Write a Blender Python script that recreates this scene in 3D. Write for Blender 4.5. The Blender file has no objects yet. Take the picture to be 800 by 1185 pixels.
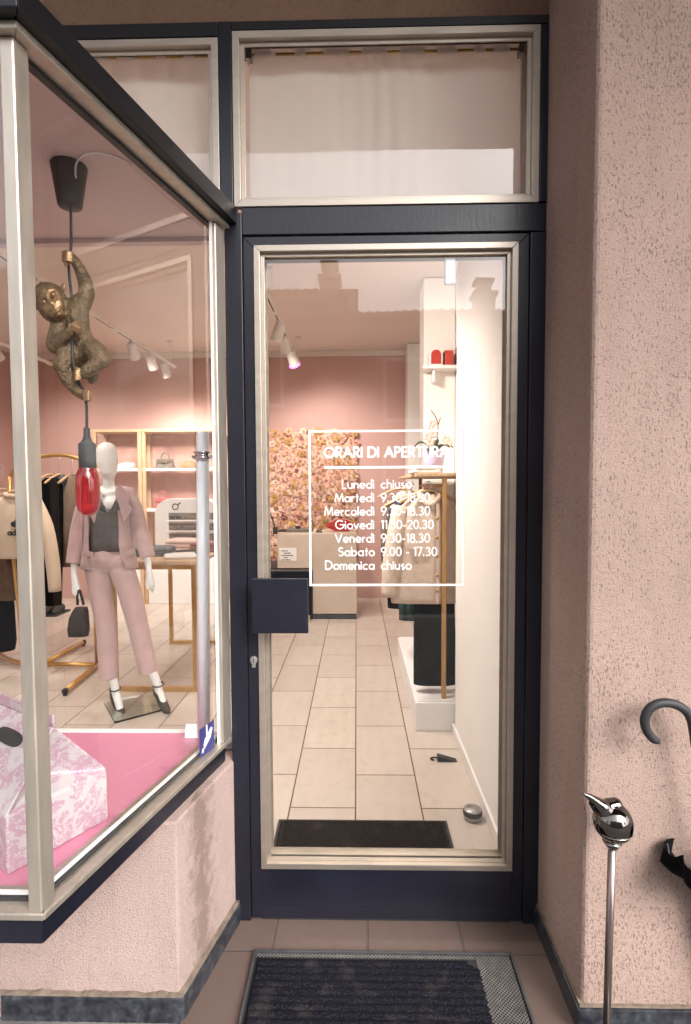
import bpy, bmesh, math, random
from mathutils import Vector, Matrix, noise
random.seed(7)
R = math.radians
PI = math.pi
scene = bpy.context.scene
COL = scene.collection

# ------------------------------------------------------------------ camera, sky, sun, exposure
EYE = Vector((0, 0, 1.413))
_f, _cx, _cy = 630.0, 400.0, 592.5
_yaw, _pitch, _roll = math.atan(13 / 630), math.atan(30.5 / 630), 0.0047
FW = Vector((-math.sin(_yaw) * math.cos(_pitch), math.cos(_yaw) * math.cos(_pitch), -math.sin(_pitch)))
_r0 = Vector((math.cos(_yaw), math.sin(_yaw), 0)); _u0 = _r0.cross(FW)
RT = _r0 * math.cos(_roll) - _u0 * math.sin(_roll)
UP = _u0 * math.cos(_roll) + _r0 * math.sin(_roll)
cam = bpy.data.cameras.new("camera")
cam.sensor_fit = 'VERTICAL'; cam.sensor_height = 36; cam.lens = 36 * _f / 1185
cam.clip_start = 0.02; cam.clip_end = 600
cam_o = bpy.data.objects.new("camera", cam); COL.objects.link(cam_o)
cam_o.matrix_world = Matrix(((RT.x, UP.x, -FW.x, EYE.x), (RT.y, UP.y, -FW.y, EYE.y), (RT.z, UP.z, -FW.z, EYE.z), (0, 0, 0, 1)))
scene.camera = cam_o

SUN_EL, SUN_AZ = 37, 142          # azimuth clockwise from +Y: the veiled sun stands behind the photographer, to the right
world = bpy.data.worlds.new("World"); scene.world = world; world.use_nodes = True
wn = world.node_tree.nodes; wl = world.node_tree.links; wn.clear()
sky = wn.new('ShaderNodeTexSky'); sky.sky_type = 'NISHITA'; sky.sun_disc = False
sky.sun_elevation = R(SUN_EL); sky.sun_rotation = R(SUN_AZ); sky.dust_density = 4.0; sky.air_density = 1.0
hs = wn.new('ShaderNodeHueSaturation'); hs.inputs['Saturation'].default_value = 0.22
bg = wn.new('ShaderNodeBackground'); bg.inputs['Strength'].default_value = 0.15
wo = wn.new('ShaderNodeOutputWorld')
wl.new(sky.outputs[0], hs.inputs['Color']); wl.new(hs.outputs[0], bg.inputs['Color']); wl.new(bg.outputs[0], wo.inputs[0])
sun = bpy.data.lights.new("sun", 'SUN'); sun.energy = 0.75; sun.angle = R(34); sun.color = (1, 0.965, 0.925)
sun_o = bpy.data.objects.new("sun", sun); COL.objects.link(sun_o)
_sd = Vector((math.sin(R(SUN_AZ)) * math.cos(R(SUN_EL)), math.cos(R(SUN_AZ)) * math.cos(R(SUN_EL)), math.sin(R(SUN_EL))))
sun_o.rotation_euler = (-_sd).to_track_quat('-Z', 'Y').to_euler(); sun_o.location = (0, -6, 12)
scene.view_settings.view_transform = 'Standard'; scene.view_settings.look = 'None'
scene.view_settings.gamma = 1; scene.view_settings.exposure = 1.7
scene.cycles.use_denoising = True
scene.cycles.max_bounces = 10; scene.cycles.transparent_max_bounces = 24
scene.cycles.sample_clamp_indirect = 6
LAMP_W = 39                        # watts of one track spotlight


def at(px, py, Y):
    """the point of the plane at depth Y that stands at a place measured on the photograph"""
    d = FW + RT * ((px - _cx) / _f) - UP * ((py - _cy) / _f)
    return EYE + d * (Y / d.y)


# ------------------------------------------------------------------ materials
def srgb(r, g, b):
    def c(v):
        v /= 255.0
        return v / 12.92 if v <= 0.04045 else ((v + 0.055) / 1.055) ** 2.4
    return (c(r), c(g), c(b))


def new_mat(name):
    m = bpy.data.materials.new(name); m.use_nodes = True
    n = m.node_tree.nodes; b = n['Principled BSDF']
    return m, n, m.node_tree.links, b


def mat(name, col, rough=0.5, metal=0.0, var=0.08, vscale=8, bump=0.0, bscale=60, coat=0.0, spec=0.5, stretch=None, rvar=0.0, sheen=0.0):
    """principled paint, cloth, metal ... with a little noise in colour, gloss and relief"""
    m, n, l, b = new_mat(name)
    b.inputs['Roughness'].default_value = rough; b.inputs['Metallic'].default_value = metal
    b.inputs['Specular IOR Level'].default_value = spec
    b.inputs['Coat Weight'].default_value = coat; b.inputs['Sheen Weight'].default_value = sheen
    tc = n.new('ShaderNodeTexCoord'); src = tc.outputs['Object']
    if stretch:
        mp = n.new('ShaderNodeMapping'); mp.inputs['Scale'].default_value = stretch; l.new(src, mp.inputs[0]); src = mp.outputs[0]
    nz = n.new('ShaderNodeTexNoise'); nz.inputs['Scale'].default_value = vscale; nz.inputs['Detail'].default_value = 6
    l.new(src, nz.inputs['Vector'])
    rp = n.new('ShaderNodeValToRGB')
    rp.color_ramp.elements[0].position = 0.3; rp.color_ramp.elements[1].position = 0.7
    lo = tuple(max(0, c * (1 - var)) for c in col) + (1,); hi = tuple(min(1, c * (1 + var)) for c in col) + (1,)
    rp.color_ramp.elements[0].color = lo; rp.color_ramp.elements[1].color = hi
    l.new(nz.outputs['Fac'], rp.inputs[0]); l.new(rp.outputs[0], b.inputs['Base Color'])
    if rvar:
        mr = n.new('ShaderNodeMapRange'); mr.inputs['To Min'].default_value = max(0.02, rough - rvar); mr.inputs['To Max'].default_value = rough + rvar
        l.new(nz.outputs['Fac'], mr.inputs['Value']); l.new(mr.outputs[0], b.inputs['Roughness'])
    if bump:
        n2 = n.new('ShaderNodeTexNoise'); n2.inputs['Scale'].default_value = bscale; n2.inputs['Detail'].default_value = 4
        l.new(src, n2.inputs['Vector'])
        bp = n.new('ShaderNodeBump'); bp.inputs['Strength'].default_value = bump; bp.inputs['Distance'].default_value = 0.01
        l.new(n2.outputs['Fac'], bp.inputs['Height']); l.new(bp.outputs[0], b.inputs['Normal'])
    return m


def ramp(n, l, src, stops):
    r = n.new('ShaderNodeValToRGB'); e = r.color_ramp.elements
    while len(e) < len(stops): e.new(0.5)
    for i, (p, c) in enumerate(stops):
        e[i].position = p; e[i].color = (c[0], c[1], c[2], 1) if isinstance(c, tuple) else (c, c, c, 1)
    l.new(src, r.inputs[0]); return r


def mix(n, l, fac, a, b, mode='MIX'):
    x = n.new('ShaderNodeMix'); x.data_type = 'RGBA'; x.blend_type = mode
    if isinstance(fac, (int, float)): x.inputs['Factor'].default_value = fac
    else: l.new(fac, x.inputs['Factor'])
    for s, v in (('A', a), ('B', b)):
        i = [k for k in x.inputs if k.name == s and k.type == 'RGBA'][0]
        if isinstance(v, tuple): i.default_value = (v[0], v[1], v[2], 1)
        else: l.new(v, i)
    return [o for o in x.outputs if o.type == 'RGBA'][0]


def tex(n, l, kind, src, scale, detail=4, stretch=None, **kw):
    if stretch:
        mp = n.new('ShaderNodeMapping'); mp.inputs['Scale'].default_value = stretch; l.new(src, mp.inputs[0]); src = mp.outputs[0]
    t = n.new(kind); t.inputs['Scale'].default_value = scale
    if 'Detail' in t.inputs: t.inputs['Detail'].default_value = detail
    for k, v in kw.items(): t.inputs[k].default_value = v
    l.new(src, t.inputs['Vector']); return t


def stucco(name, col, pit=0.75, stain=None):
    m, n, l, b = new_mat(name)
    tc = n.new('ShaderNodeTexCoord'); o = tc.outputs['Object']
    big = tex(n, l, 'ShaderNodeTexNoise', o, 2.2, 5)
    c1 = mix(n, l, ramp(n, l, big.outputs['Fac'], [(0.3, 0.0), (0.7, 1.0)]).outputs[0],
             tuple(c * 0.9 for c in col), tuple(min(1, c * 1.06) for c in col))
    stk = tex(n, l, 'ShaderNodeTexNoise', o, 5, 4, stretch=(3.2, 3.2, 0.6))        # vertical weather streaks
    c2 = mix(n, l, ramp(n, l, stk.outputs['Fac'], [(0.5, 0.0), (0.75, 0.55)]).outputs[0], c1, tuple(c * 0.8 for c in col))
    # short dark pits scratched in the render, thicker in some patches
    pt = tex(n, l, 'ShaderNodeTexNoise', o, 170, 3, stretch=(1.0, 1.0, 0.55), Roughness=0.6)
    where = tex(n, l, 'ShaderNodeTexNoise', o, 3.4, 3)
    thr = n.new('ShaderNodeMath'); thr.operation = 'MULTIPLY_ADD'; thr.inputs[1].default_value = 0.22; thr.inputs[2].default_value = -0.11
    l.new(where.outputs['Fac'], thr.inputs[0])
    ad = n.new('ShaderNodeMath'); ad.operation = 'ADD'; l.new(pt.outputs['Fac'], ad.inputs[0]); l.new(thr.outputs[0], ad.inputs[1])
    pits = ramp(n, l, ad.outputs[0], [(0.545, 0.0), (0.67, pit)]).outputs[0]
    c3 = mix(n, l, pits, c2, tuple(c * 0.46 for c in col))
    if stain:
        (sx, sy), w, scol = stain
        sep = n.new('ShaderNodeSeparateXYZ'); l.new(o, sep.inputs[0])
        s = n.new('ShaderNodeMath'); s.operation = 'SUBTRACT'; l.new(sep.outputs['Y'], s.inputs[0]); s.inputs[1].default_value = sy
        a = n.new('ShaderNodeMath'); a.operation = 'ABSOLUTE'; l.new(s.outputs[0], a.inputs[0])
        q = n.new('ShaderNodeMath'); q.operation = 'DIVIDE'; l.new(a.outputs[0], q.inputs[0]); q.inputs[1].default_value = w
        sn = tex(n, l, 'ShaderNodeTexNoise', o, 26, 6)
        q2 = n.new('ShaderNodeMath'); q2.operation = 'SUBTRACT'; l.new(sn.outputs['Fac'], q2.inputs[0]); l.new(q.outputs[0], q2.inputs[1])
        sg = tex(n, l, 'ShaderNodeTexNoise', o, 120, 4)
        q3 = n.new('ShaderNodeMath'); q3.operation = 'MULTIPLY_ADD'; q3.inputs[1].default_value = 0.55; l.new(sg.outputs['Fac'], q3.inputs[0])
        q4 = n.new('ShaderNodeMath'); q4.operation = 'SUBTRACT'; q4.inputs[1].default_value = 0.275; l.new(q2.outputs[0], q4.inputs[0]); l.new(q4.outputs[0], q3.inputs[2])
        sf = ramp(n, l, q3.outputs[0], [(-0.08, 0.0), (0.45, 0.72)]).outputs[0]
        sxm = n.new('ShaderNodeMath'); sxm.operation = 'GREATER_THAN'; sxm.inputs[1].default_value = sx; l.new(sep.outputs['X'], sxm.inputs[0])
        ml = n.new('ShaderNodeMath'); ml.operation = 'MULTIPLY'; l.new(sf, ml.inputs[0]); l.new(sxm.outputs[0], ml.inputs[1])
        c3 = mix(n, l, ml.outputs[0], c3, scol)
    sp2 = n.new('ShaderNodeSeparateXYZ'); l.new(o, sp2.inputs[0])
    dn = tex(n, l, 'ShaderNodeTexNoise', o, 9, 6)
    dz = n.new('ShaderNodeMath'); dz.operation = 'MULTIPLY_ADD'; dz.inputs[1].default_value = -2.6; l.new(sp2.outputs['Z'], dz.inputs[0]); l.new(dn.outputs['Fac'], dz.inputs[2])
    c3 = mix(n, l, ramp(n, l, dz.outputs[0], [(0.05, 0.0), (0.6, 0.42)]).outputs[0], c3, tuple(k * .55 for k in col))
    wv = tex(n, l, 'ShaderNodeTexNoise', o, 3, 5)
    ck = n.new('ShaderNodeTexVoronoi'); ck.feature = 'DISTANCE_TO_EDGE'; ck.inputs['Scale'].default_value = 0.9
    va = n.new('ShaderNodeVectorMath'); va.operation = 'MULTIPLY_ADD'; va.inputs[1].default_value = (.35, .35, .35); l.new(wv.outputs['Color'], va.inputs[0]); l.new(o, va.inputs[2]); l.new(va.outputs[0], ck.inputs['Vector'])
    c3 = mix(n, l, ramp(n, l, ck.outputs['Distance'], [(0.0, 0.12), (0.0025, 0.0)]).outputs[0], c3, tuple(k * .4 for k in col))
    l.new(c3, b.inputs['Base Color'])
    b.inputs['Roughness'].default_value = 0.9; b.inputs['Specular IOR Level'].default_value = 0.25
    fine = tex(n, l, 'ShaderNodeTexNoise', o, 230, 6, Roughness=0.7)
    gr = ramp(n, l, fine.outputs['Fac'], [(0.36, 0.45), (0.5, 0.0)]).outputs[0]
    c3 = mix(n, l, gr, c3, tuple(c * 0.6 for c in col))
    l.new(c3, b.inputs['Base Color'])
    bp = n.new('ShaderNodeBump'); bp.inputs['Strength'].default_value = 0.9; bp.inputs['Distance'].default_value = 0.006
    bp2 = n.new('ShaderNodeBump'); bp2.invert = True; bp2.inputs['Strength'].default_value = 0.45; bp2.inputs['Distance'].default_value = 0.004
    l.new(fine.outputs['Fac'], bp.inputs['Height']); l.new(pits, bp2.inputs['Height']); l.new(bp.outputs[0], bp2.inputs['Normal'])
    l.new(bp2.outputs[0], b.inputs['Normal'])
    return m


def granite(name):
    m, n, l, b = new_mat(name)
    tc = n.new('ShaderNodeTexCoord'); o = tc.outputs['Object']
    v = tex(n, l, 'ShaderNodeTexVoronoi', o, 110)
    z = tex(n, l, 'ShaderNodeTexNoise', o, 45, 6)
    s = tex(n, l, 'ShaderNodeTexNoise', o, 9, 5, stretch=(1, 1, 0.35))
    c = ramp(n, l, z.outputs['Fac'], [(0.36, (0.012, 0.013, 0.018)), (0.60, (0.034, 0.037, 0.046)), (0.80, (0.085, 0.09, 0.105))]).outputs[0]
    c = mix(n, l, ramp(n, l, v.outputs['Distance'], [(0.1, 0.5), (0.35, 0.0)]).outputs[0], c, (0.13, 0.14, 0.17))
    c = mix(n, l, ramp(n, l, s.outputs['Fac'], [(0.62, 0.0), (0.80, 0.4)]).outputs[0], c, (0.13, 0.155, 0.165))
    l.new(c, b.inputs['Base Color']); b.inputs['Roughness'].default_value = 0.32
    return m


def tiles(name, sx, sy, ox, oy, offset, base, grout, gw, rough, var=0.09):
    """floor tiles from math nodes: running bond along Y, in metres"""
    m, n, l, b = new_mat(name)
    tc = n.new('ShaderNodeTexCoord'); o = tc.outputs['Object']
    sep = n.new('ShaderNodeSeparateXYZ'); l.new(o, sep.inputs[0])

    def M(op, a, c=None):
        q = n.new('ShaderNodeMath'); q.operation = op
        for i, v in enumerate((a, c)):
            if v is None: continue
            if isinstance(v, (int, float)): q.inputs[i].default_value = v
            else: l.new(v, q.inputs[i])
        return q.outputs[0]
    u = M('DIVIDE', M('SUBTRACT', sep.outputs['X'], ox), sx)
    ci = M('FLOOR', u)
    par = M('MODULO', M('ADD', ci, 1000.0), 2.0)
    v = M('ADD', M('DIVIDE', M('SUBTRACT', sep.outputs['Y'], oy), sy), M('MULTIPLY', par, offset))
    fu = M('FRACT', u); fv = M('FRACT', v)
    du = M('MULTIPLY', M('MINIMUM', fu, M('SUBTRACT', 1.0, fu)), sx)
    dv = M('MULTIPLY', M('MINIMUM', fv, M('SUBTRACT', 1.0, fv)), sy)
    d = M('MINIMUM', du, dv)
    g = ramp(n, l, M('DIVIDE', d, gw), [(0.35, 1.0), (0.62, 0.0)]).outputs[0]
    cv = n.new('ShaderNodeCombineXYZ'); l.new(ci, cv.inputs[0]); l.new(M('FLOOR', v), cv.inputs[1])
    wn_ = n.new('ShaderNodeTexWhiteNoise'); wn_.noise_dimensions = '3D'; l.new(cv.outputs[0], wn_.inputs['Vector'])
    c = mix(n, l, wn_.outputs['Value'], tuple(k * (1 - var) for k in base), tuple(min(1, k * (1 + var)) for k in base))
    nz = tex(n, l, 'ShaderNodeTexNoise', o, 6, 7, stretch=(3.0, 0.6, 1))
    c = mix(n, l, ramp(n, l, nz.outputs['Fac'], [(0.35, 0.0), (0.75, 0.35)]).outputs[0], c, tuple(k * 0.8 for k in base))
    sp = tex(n, l, 'ShaderNodeTexNoise', o, 17, 8)
    c = mix(n, l, ramp(n, l, sp.outputs['Fac'], [(0.55, 0.0), (0.8, 0.4)]).outputs[0], c, tuple(k * 0.68 for k in base))
    c = mix(n, l, g, c, grout)
    l.new(c, b.inputs['Base Color'])
    rr = n.new('ShaderNodeMapRange'); rr.inputs['To Min'].default_value = rough; rr.inputs['To Max'].default_value = 0.85
    l.new(g, rr.inputs['Value']); l.new(rr.outputs[0], b.inputs['Roughness'])
    bp = n.new('ShaderNodeBump'); bp.invert = True; bp.inputs['Strength'].default_value = 0.6; bp.inputs['Distance'].default_value = 0.003
    l.new(g, bp.inputs['Height']); l.new(bp.outputs[0], b.inputs['Normal'])
    return m


def glass_mat(name, tint=(0.97, 0.975, 0.97), r0=0.062):
    """window glass: clear, mirror-like by Schlick's law on the face the light comes to"""
    m, n, l, b = new_mat(name); n.remove(b)
    out = n['Material Output']
    tr = n.new('ShaderNodeBsdfTransparent'); tr.inputs[0].default_value = tint + (1,)
    gl = n.new('ShaderNodeBsdfGlossy'); gl.inputs['Roughness'].default_value = 0.0; gl.inputs[0].default_value = (1, 1, 1, 1)
    tc = n.new('ShaderNodeTexCoord')
    wv = tex(n, l, 'ShaderNodeTexNoise', tc.outputs['Object'], 2.0, 1)
    bp = n.new('ShaderNodeBump'); bp.inputs['Strength'].default_value = 0.02; bp.inputs['Distance'].default_value = 0.05
    l.new(wv.outputs['Fac'], bp.inputs['Height']); l.new(bp.outputs[0], gl.inputs['Normal'])
    lw = n.new('ShaderNodeLayerWeight'); lw.inputs['Blend'].default_value = 0.5      # facing = 1 - cos
    pw = n.new('ShaderNodeMath'); pw.operation = 'POWER'; pw.inputs[1].default_value = 5.0; l.new(lw.outputs['Facing'], pw.inputs[0])
    ma = n.new('ShaderNodeMath'); ma.operation = 'MULTIPLY_ADD'; ma.inputs[1].default_value = 1 - r0; ma.inputs[2].default_value = r0
    l.new(pw.outputs[0], ma.inputs[0])
    ge = n.new('ShaderNodeNewGeometry')
    iv = n.new('ShaderNodeMath'); iv.operation = 'SUBTRACT'; iv.inputs[0].default_value = 1.0; l.new(ge.outputs['Backfacing'], iv.inputs[1])
    f = n.new('ShaderNodeMath'); f.operation = 'MULTIPLY'; l.new(ma.outputs[0], f.inputs[0]); l.new(iv.outputs[0], f.inputs[1])
    ms = n.new('ShaderNodeMixShader'); l.new(f.outputs[0], ms.inputs[0]); l.new(tr.outputs[0], ms.inputs[1]); l.new(gl.outputs[0], ms.inputs[2])
    l.new(ms.outputs[0], out.inputs['Surface'])
    return m


def sheer_mat(name, col, trans=0.25):
    m, n, l, b = new_mat(name)
    out = n['Material Output']
    df = n.new('ShaderNodeBsdfDiffuse'); df.inputs[0].default_value = col + (1,)
    tl = n.new('ShaderNodeBsdfTranslucent'); tl.inputs[0].default_value = col + (1,)
    tp = n.new('ShaderNodeBsdfTransparent')
    a = n.new('ShaderNodeMixShader'); a.inputs[0].default_value = 0.45
    l.new(df.outputs[0], a.inputs[1]); l.new(tl.outputs[0], a.inputs[2])
    c = n.new('ShaderNodeMixShader'); c.inputs[0].default_value = trans
    l.new(a.outputs[0], c.inputs[1]); l.new(tp.outputs[0], c.inputs[2]); l.new(c.outputs[0], out.inputs['Surface'])
    n.remove(b); return m


def emit_mat(name, col, s):
    m, n, l, b = new_mat(name)
    b.inputs['Base Color'].default_value = col + (1,); b.inputs['Emission Color'].default_value = col + (1,); b.inputs['Emission Strength'].default_value = s
    return m


def toile_mat(name):
    m, n, l, b = new_mat(name)
    tc = n.new('ShaderNodeTexCoord'); o = tc.outputs['Object']
    a = tex(n, l, 'ShaderNodeTexNoise', o, 13, 4, Distortion=1.8)
    v = tex(n, l, 'ShaderNodeTexVoronoi', o, 20)
    d = tex(n, l, 'ShaderNodeTexNoise', o, 55, 3, Distortion=2.2)
    f1 = ramp(n, l, a.outputs['Fac'], [(0.42, 0.0), (0.47, 1.0)]).outputs[0]
    f2 = ramp(n, l, d.outputs['Fac'], [(0.40, 0.0), (0.50, 1.0)]).outputs[0]
    f3 = ramp(n, l, v.outputs['Distance'], [(0.2, 1.0), (0.7, 0.45)]).outputs[0]
    x = mix(n, l, 1.0, f1, f2, 'MULTIPLY'); x = mix(n, l, 1.0, x, f3, 'MULTIPLY')
    c = mix(n, l, x, (0.52, 0.465, 0.475), (0.36, 0.06, 0.20))
    l.new(c, b.inputs['Base Color']); b.inputs['Roughness'].default_value = 0.45
    return m


def ribbed_mat(name, col, pitch):
    """carpet doormat: ribs across, flecked pile"""
    m, n, l, b = new_mat(name)
    tc = n.new('ShaderNodeTexCoord'); o = tc.outputs['Object']
    z = tex(n, l, 'ShaderNodeTexNoise', o, 240, 3)
    z2 = tex(n, l, 'ShaderNodeTexNoise', o, 14, 4)
    c = ramp(n, l, z.outputs['Fac'], [(0.36, tuple(k * 0.35 for k in col)), (0.55, col), (0.7, tuple(k * 3.0 for k in col))]).outputs[0]
    c = mix(n, l, ramp(n, l, z2.outputs['Fac'], [(0.55, 0.0), (0.8, 0.4)]).outputs[0], c, (0.09, 0.075, 0.07))
    l.new(c, b.inputs['Base Color']); b.inputs['Roughness'].default_value = 0.95
    b.inputs['Specular IOR Level'].default_value = 0.1
    bp = n.new('ShaderNodeBump'); bp.inputs['Strength'].default_value = 1.0; bp.inputs['Distance'].default_value = 0.006
    l.new(z.outputs['Fac'], bp.inputs['Height']); l.new(bp.outputs[0], b.inputs['Normal'])
    return m


M = {}
M['stucco'] = stucco('pink_stucco', (0.43, 0.306, 0.258), pit=0.8)
M['stucco_bulk'] = stucco('pink_stucco_bulkhead', (0.465, 0.345, 0.31), pit=0.3, stain=((-0.466, 1.50), 0.16, (0.17, 0.115, 0.085)))
M['soffit'] = stucco('soffit_render', (0.24, 0.145, 0.10), pit=0.4)  # colour lowered to deepen the shade overhead and cut bounce light
M['granite'] = granite('dark_granite')
M['caulk'] = mat('old_caulk', (0.17, 0.13, 0.10), 0.9, var=0.3, vscale=40, bump=0.4)
def worn_paint(name, col, rough):
    m, n, l, b = new_mat(name)
    tc = n.new('ShaderNodeTexCoord'); o = tc.outputs['Object']
    a = tex(n, l, 'ShaderNodeTexNoise', o, 3, 6); sp = tex(n, l, 'ShaderNodeTexNoise', o, 140, 2); sc = tex(n, l, 'ShaderNodeTexNoise', o, 30, 3, stretch=(4, 4, .25))
    c = mix(n, l, ramp(n, l, a.outputs['Fac'], [(.35, 0.0), (.7, 1.0)]).outputs[0], tuple(k * .85 for k in col), tuple(k * 1.25 for k in col))
    c = mix(n, l, ramp(n, l, sp.outputs['Fac'], [(.70, 0.0), (.76, .35)]).outputs[0], c, (.10, .09, .09))
    c = mix(n, l, ramp(n, l, sc.outputs['Fac'], [(.68, 0.0), (.78, .25)]).outputs[0], c, (.07, .07, .08))
    l.new(c, b.inputs['Base Color'])
    mr = n.new('ShaderNodeMapRange'); mr.inputs['To Min'].default_value = rough - .08; mr.inputs['To Max'].default_value = rough + .14
    l.new(a.outputs['Fac'], mr.inputs['Value']); l.new(mr.outputs[0], b.inputs['Roughness'])
    pe = tex(n, l, 'ShaderNodeTexNoise', o, 90, 2, stretch=(1, 1, .5)); bp = n.new('ShaderNodeBump'); bp.inputs['Strength'].default_value = .10; bp.inputs['Distance'].default_value = .004
    l.new(pe.outputs['Fac'], bp.inputs['Height']); l.new(bp.outputs[0], b.inputs['Normal'])
    return m


M['navy'] = worn_paint('navy_paint', (0.0085, 0.009, 0.0165), .30)
M['black_paint'] = mat('black_navy_paint', (0.005, 0.005, 0.007), 0.4, var=0.2, vscale=6, bump=0.05, bscale=30)
M['alu'] = mat('champagne_aluminium', (0.52, 0.455, 0.39), 0.42, 0.85, var=0.07, vscale=7, stretch=(1, 1, 6), rvar=0.1)
M['alu_bay'] = mat('weathered_aluminium', (0.52, 0.465, 0.40), 0.44, 0.8, var=0.1, vscale=9, stretch=(6, 6, 1), rvar=0.1)
M['alu_dull'] = mat('dull_aluminium', (0.36, 0.35, 0.34), 0.45, 0.8, var=0.2, vscale=50, rvar=0.15)
M['chrome'] = mat('chrome', (0.75, 0.74, 0.73), 0.12, 1.0, var=0.05)
M['dark_chrome'] = mat('dark_chrome', (0.17, 0.155, 0.15), 0.05, 1.0, var=0.05, vscale=4)
M['glass'] = glass_mat('window_glass')
M['vinyl'] = mat('white_vinyl', (0.92, 0.91, 0.91), 0.5, var=0.01)
M['tile_in'] = tiles('shop_floor_tiles', 0.2885, 0.541, -0.010, 2.598, 0.5065, (0.56, 0.485, 0.42), (0.13, 0.085, 0.06), 0.0065, 0.24)
M['tile_out'] = tiles('terracotta_threshold_tiles', 0.292, 0.292, -0.2635, 1.585, 0.0, (0.128, 0.088, 0.074), (0.085, 0.065, 0.056), 0.008, 0.55, var=0.12)
M['pavement'] = mat('pavement_concrete', (0.13, 0.122, 0.116), 0.9, var=0.25, vscale=6, bump=0.3, bscale=120)
M['asphalt'] = mat('asphalt', (0.05, 0.05, 0.052), 0.9, var=0.3, vscale=20, bump=0.5, bscale=200)
M['kerb'] = mat('kerb_stone', (0.34, 0.33, 0.31), 0.85, var=0.2)
M['carpet'] = ribbed_mat('mat_carpet', (0.011, 0.011, 0.016), 0.02)
M['carpet_in'] = ribbed_mat('inner_mat_carpet', (0.022, 0.018, 0.016), 0.02)
M['rubber'] = mat('black_rubber', (0.02, 0.02, 0.022), 0.6, var=0.2)
M['white_wall'] = mat('white_plaster', (0.82, 0.78, 0.74), 0.6, var=0.02, vscale=3, bump=0.03, bscale=90)
M['ceiling'] = mat('ceiling_plaster', (0.73, 0.655, 0.60), 0.8, var=0.03, vscale=2)
M['bay_ceiling'] = mat('bay_ceiling_paint', (0.62, 0.50, 0.465), 0.75, var=0.03, vscale=2)
M['pink_wall'] = mat('pink_wall_paint', (0.55, 0.345, 0.31), 0.75, var=0.05, vscale=2, bump=0.03, bscale=80)
M['skirting'] = mat('white_skirting', (0.78, 0.74, 0.71), 0.45, var=0.02)
M['pink_board'] = mat('pink_display_board', (0.66, 0.245, 0.36), 0.22, var=0.03, vscale=3)
M['white_lac'] = mat('white_lacquer', (0.80, 0.78, 0.77), 0.35, var=0.03)
M['white_post'] = mat('white_tube', (0.86, 0.86, 0.89), 0.3, var=0.03)
M['mannequin'] = mat('mannequin_white', (0.80, 0.78, 0.76), 0.35, var=0.02)
M['suit'] = mat('dusty_pink_crepe', (0.51, 0.345, 0.335), 0.85, var=0.08, vscale=12, bump=0.15, bscale=300, sheen=0.3)
M['suit_dark'] = mat('dusty_pink_crepe_lining', (0.44, 0.295, 0.295), 0.85, var=0.08, vscale=12, sheen=0.3)
M['top'] = mat('charcoal_satin', (0.055, 0.052, 0.054), 0.55, var=0.15, vscale=30)
M['leather_dark'] = mat('dark_leather', (0.022, 0.02, 0.02), 0.45, var=0.2, vscale=30, bump=0.15, bscale=150)
M['suede'] = mat('grey_black_suede', (0.035, 0.032, 0.031), 0.8, var=0.2, vscale=30)
M['gold'] = mat('brushed_gold', (0.62, 0.37, 0.13), 0.36, 0.75, var=0.1, vscale=20)
M['gold_wood'] = mat('golden_oak', (0.46, 0.25, 0.085), 0.5, 0.0, var=0.18, vscale=14, stretch=(8, 8, 1))
M['oak'] = mat('light_oak', (0.56, 0.37, 0.22), 0.5, var=0.15, vscale=14, stretch=(8, 8, 1))
M['cream'] = mat('cream_jersey', (0.66, 0.52, 0.39), 0.9, var=0.06, vscale=14, bump=0.15, bscale=200, sheen=0.2)
M['cream_jacket'] = mat('cream_boucle', (0.66, 0.52, 0.42), 0.85, var=0.07, vscale=30, bump=0.2, bscale=260)
M['black_cloth'] = mat('black_cloth', (0.005, 0.005, 0.006), 0.9, var=0.3, vscale=16, spec=0.08)
M['navy_cloth'] = mat('navy_cloth', (0.025, 0.03, 0.07), 0.85, var=0.3, vscale=16)
M['green_cloth'] = mat('bottle_green_cloth', (0.02, 0.045, 0.045), 0.8, var=0.3, vscale=16)
M['grey_cloth'] = mat('slate_cloth', (0.10, 0.105, 0.115), 0.85, var=0.2, vscale=16)
M['taupe'] = mat('taupe_cloth', (0.20, 0.14, 0.105), 0.9, var=0.15, vscale=16)
M['brown_cloth'] = mat('brown_cloth', (0.13, 0.075, 0.045), 0.9, var=0.2, vscale=16)
M['rose_cloth'] = mat('rose_knit', (0.33, 0.13, 0.13), 0.9, var=0.12, vscale=40)
M['pale_cloth'] = mat('pale_pink_knit', (0.62, 0.45, 0.40), 0.9, var=0.08, vscale=40)
M['white_cloth'] = mat('white_cotton', (0.78, 0.75, 0.73), 0.9, var=0.04)
M['counter'] = mat('beige_counter_laminate', (0.56, 0.46, 0.38), 0.35, var=0.04, vscale=5)
M['red'] = mat('red_leather', (0.45, 0.035, 0.022), 0.4, var=0.1)
M['bag_grey'] = mat('taupe_grey_leather', (0.14, 0.115, 0.10), 0.4, var=0.1)
M['bag_rose'] = mat('rose_leather', (0.45, 0.13, 0.13), 0.4, var=0.1)
M['straw'] = mat('brown_straw', (0.30, 0.16, 0.075), 0.7, var=0.3, vscale=90, bump=0.4, bscale=150)
M['bronze'] = mat('bronze_resin', (0.165, 0.11, 0.062), 0.5, 0.4, var=0.38, vscale=70, bump=0.7, bscale=130, rvar=0.12)
M['bronze_light'] = mat('polished_bronze', (0.34, 0.21, 0.11), 0.4, 0.6, var=0.15, vscale=60)
M['lamp_black'] = mat('lamp_black_plastic', (0.028, 0.026, 0.027), 0.5, var=0.1)
M['lamp_grey'] = mat('socket_rubber', (0.05, 0.05, 0.053), 0.65, var=0.1)
M['lilac'] = mat('lilac_glaze', (0.50, 0.42, 0.58), 0.3, var=0.04)
M['leaf'] = mat('orchid_leaf', (0.055, 0.075, 0.04), 0.4, var=0.2)
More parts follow.
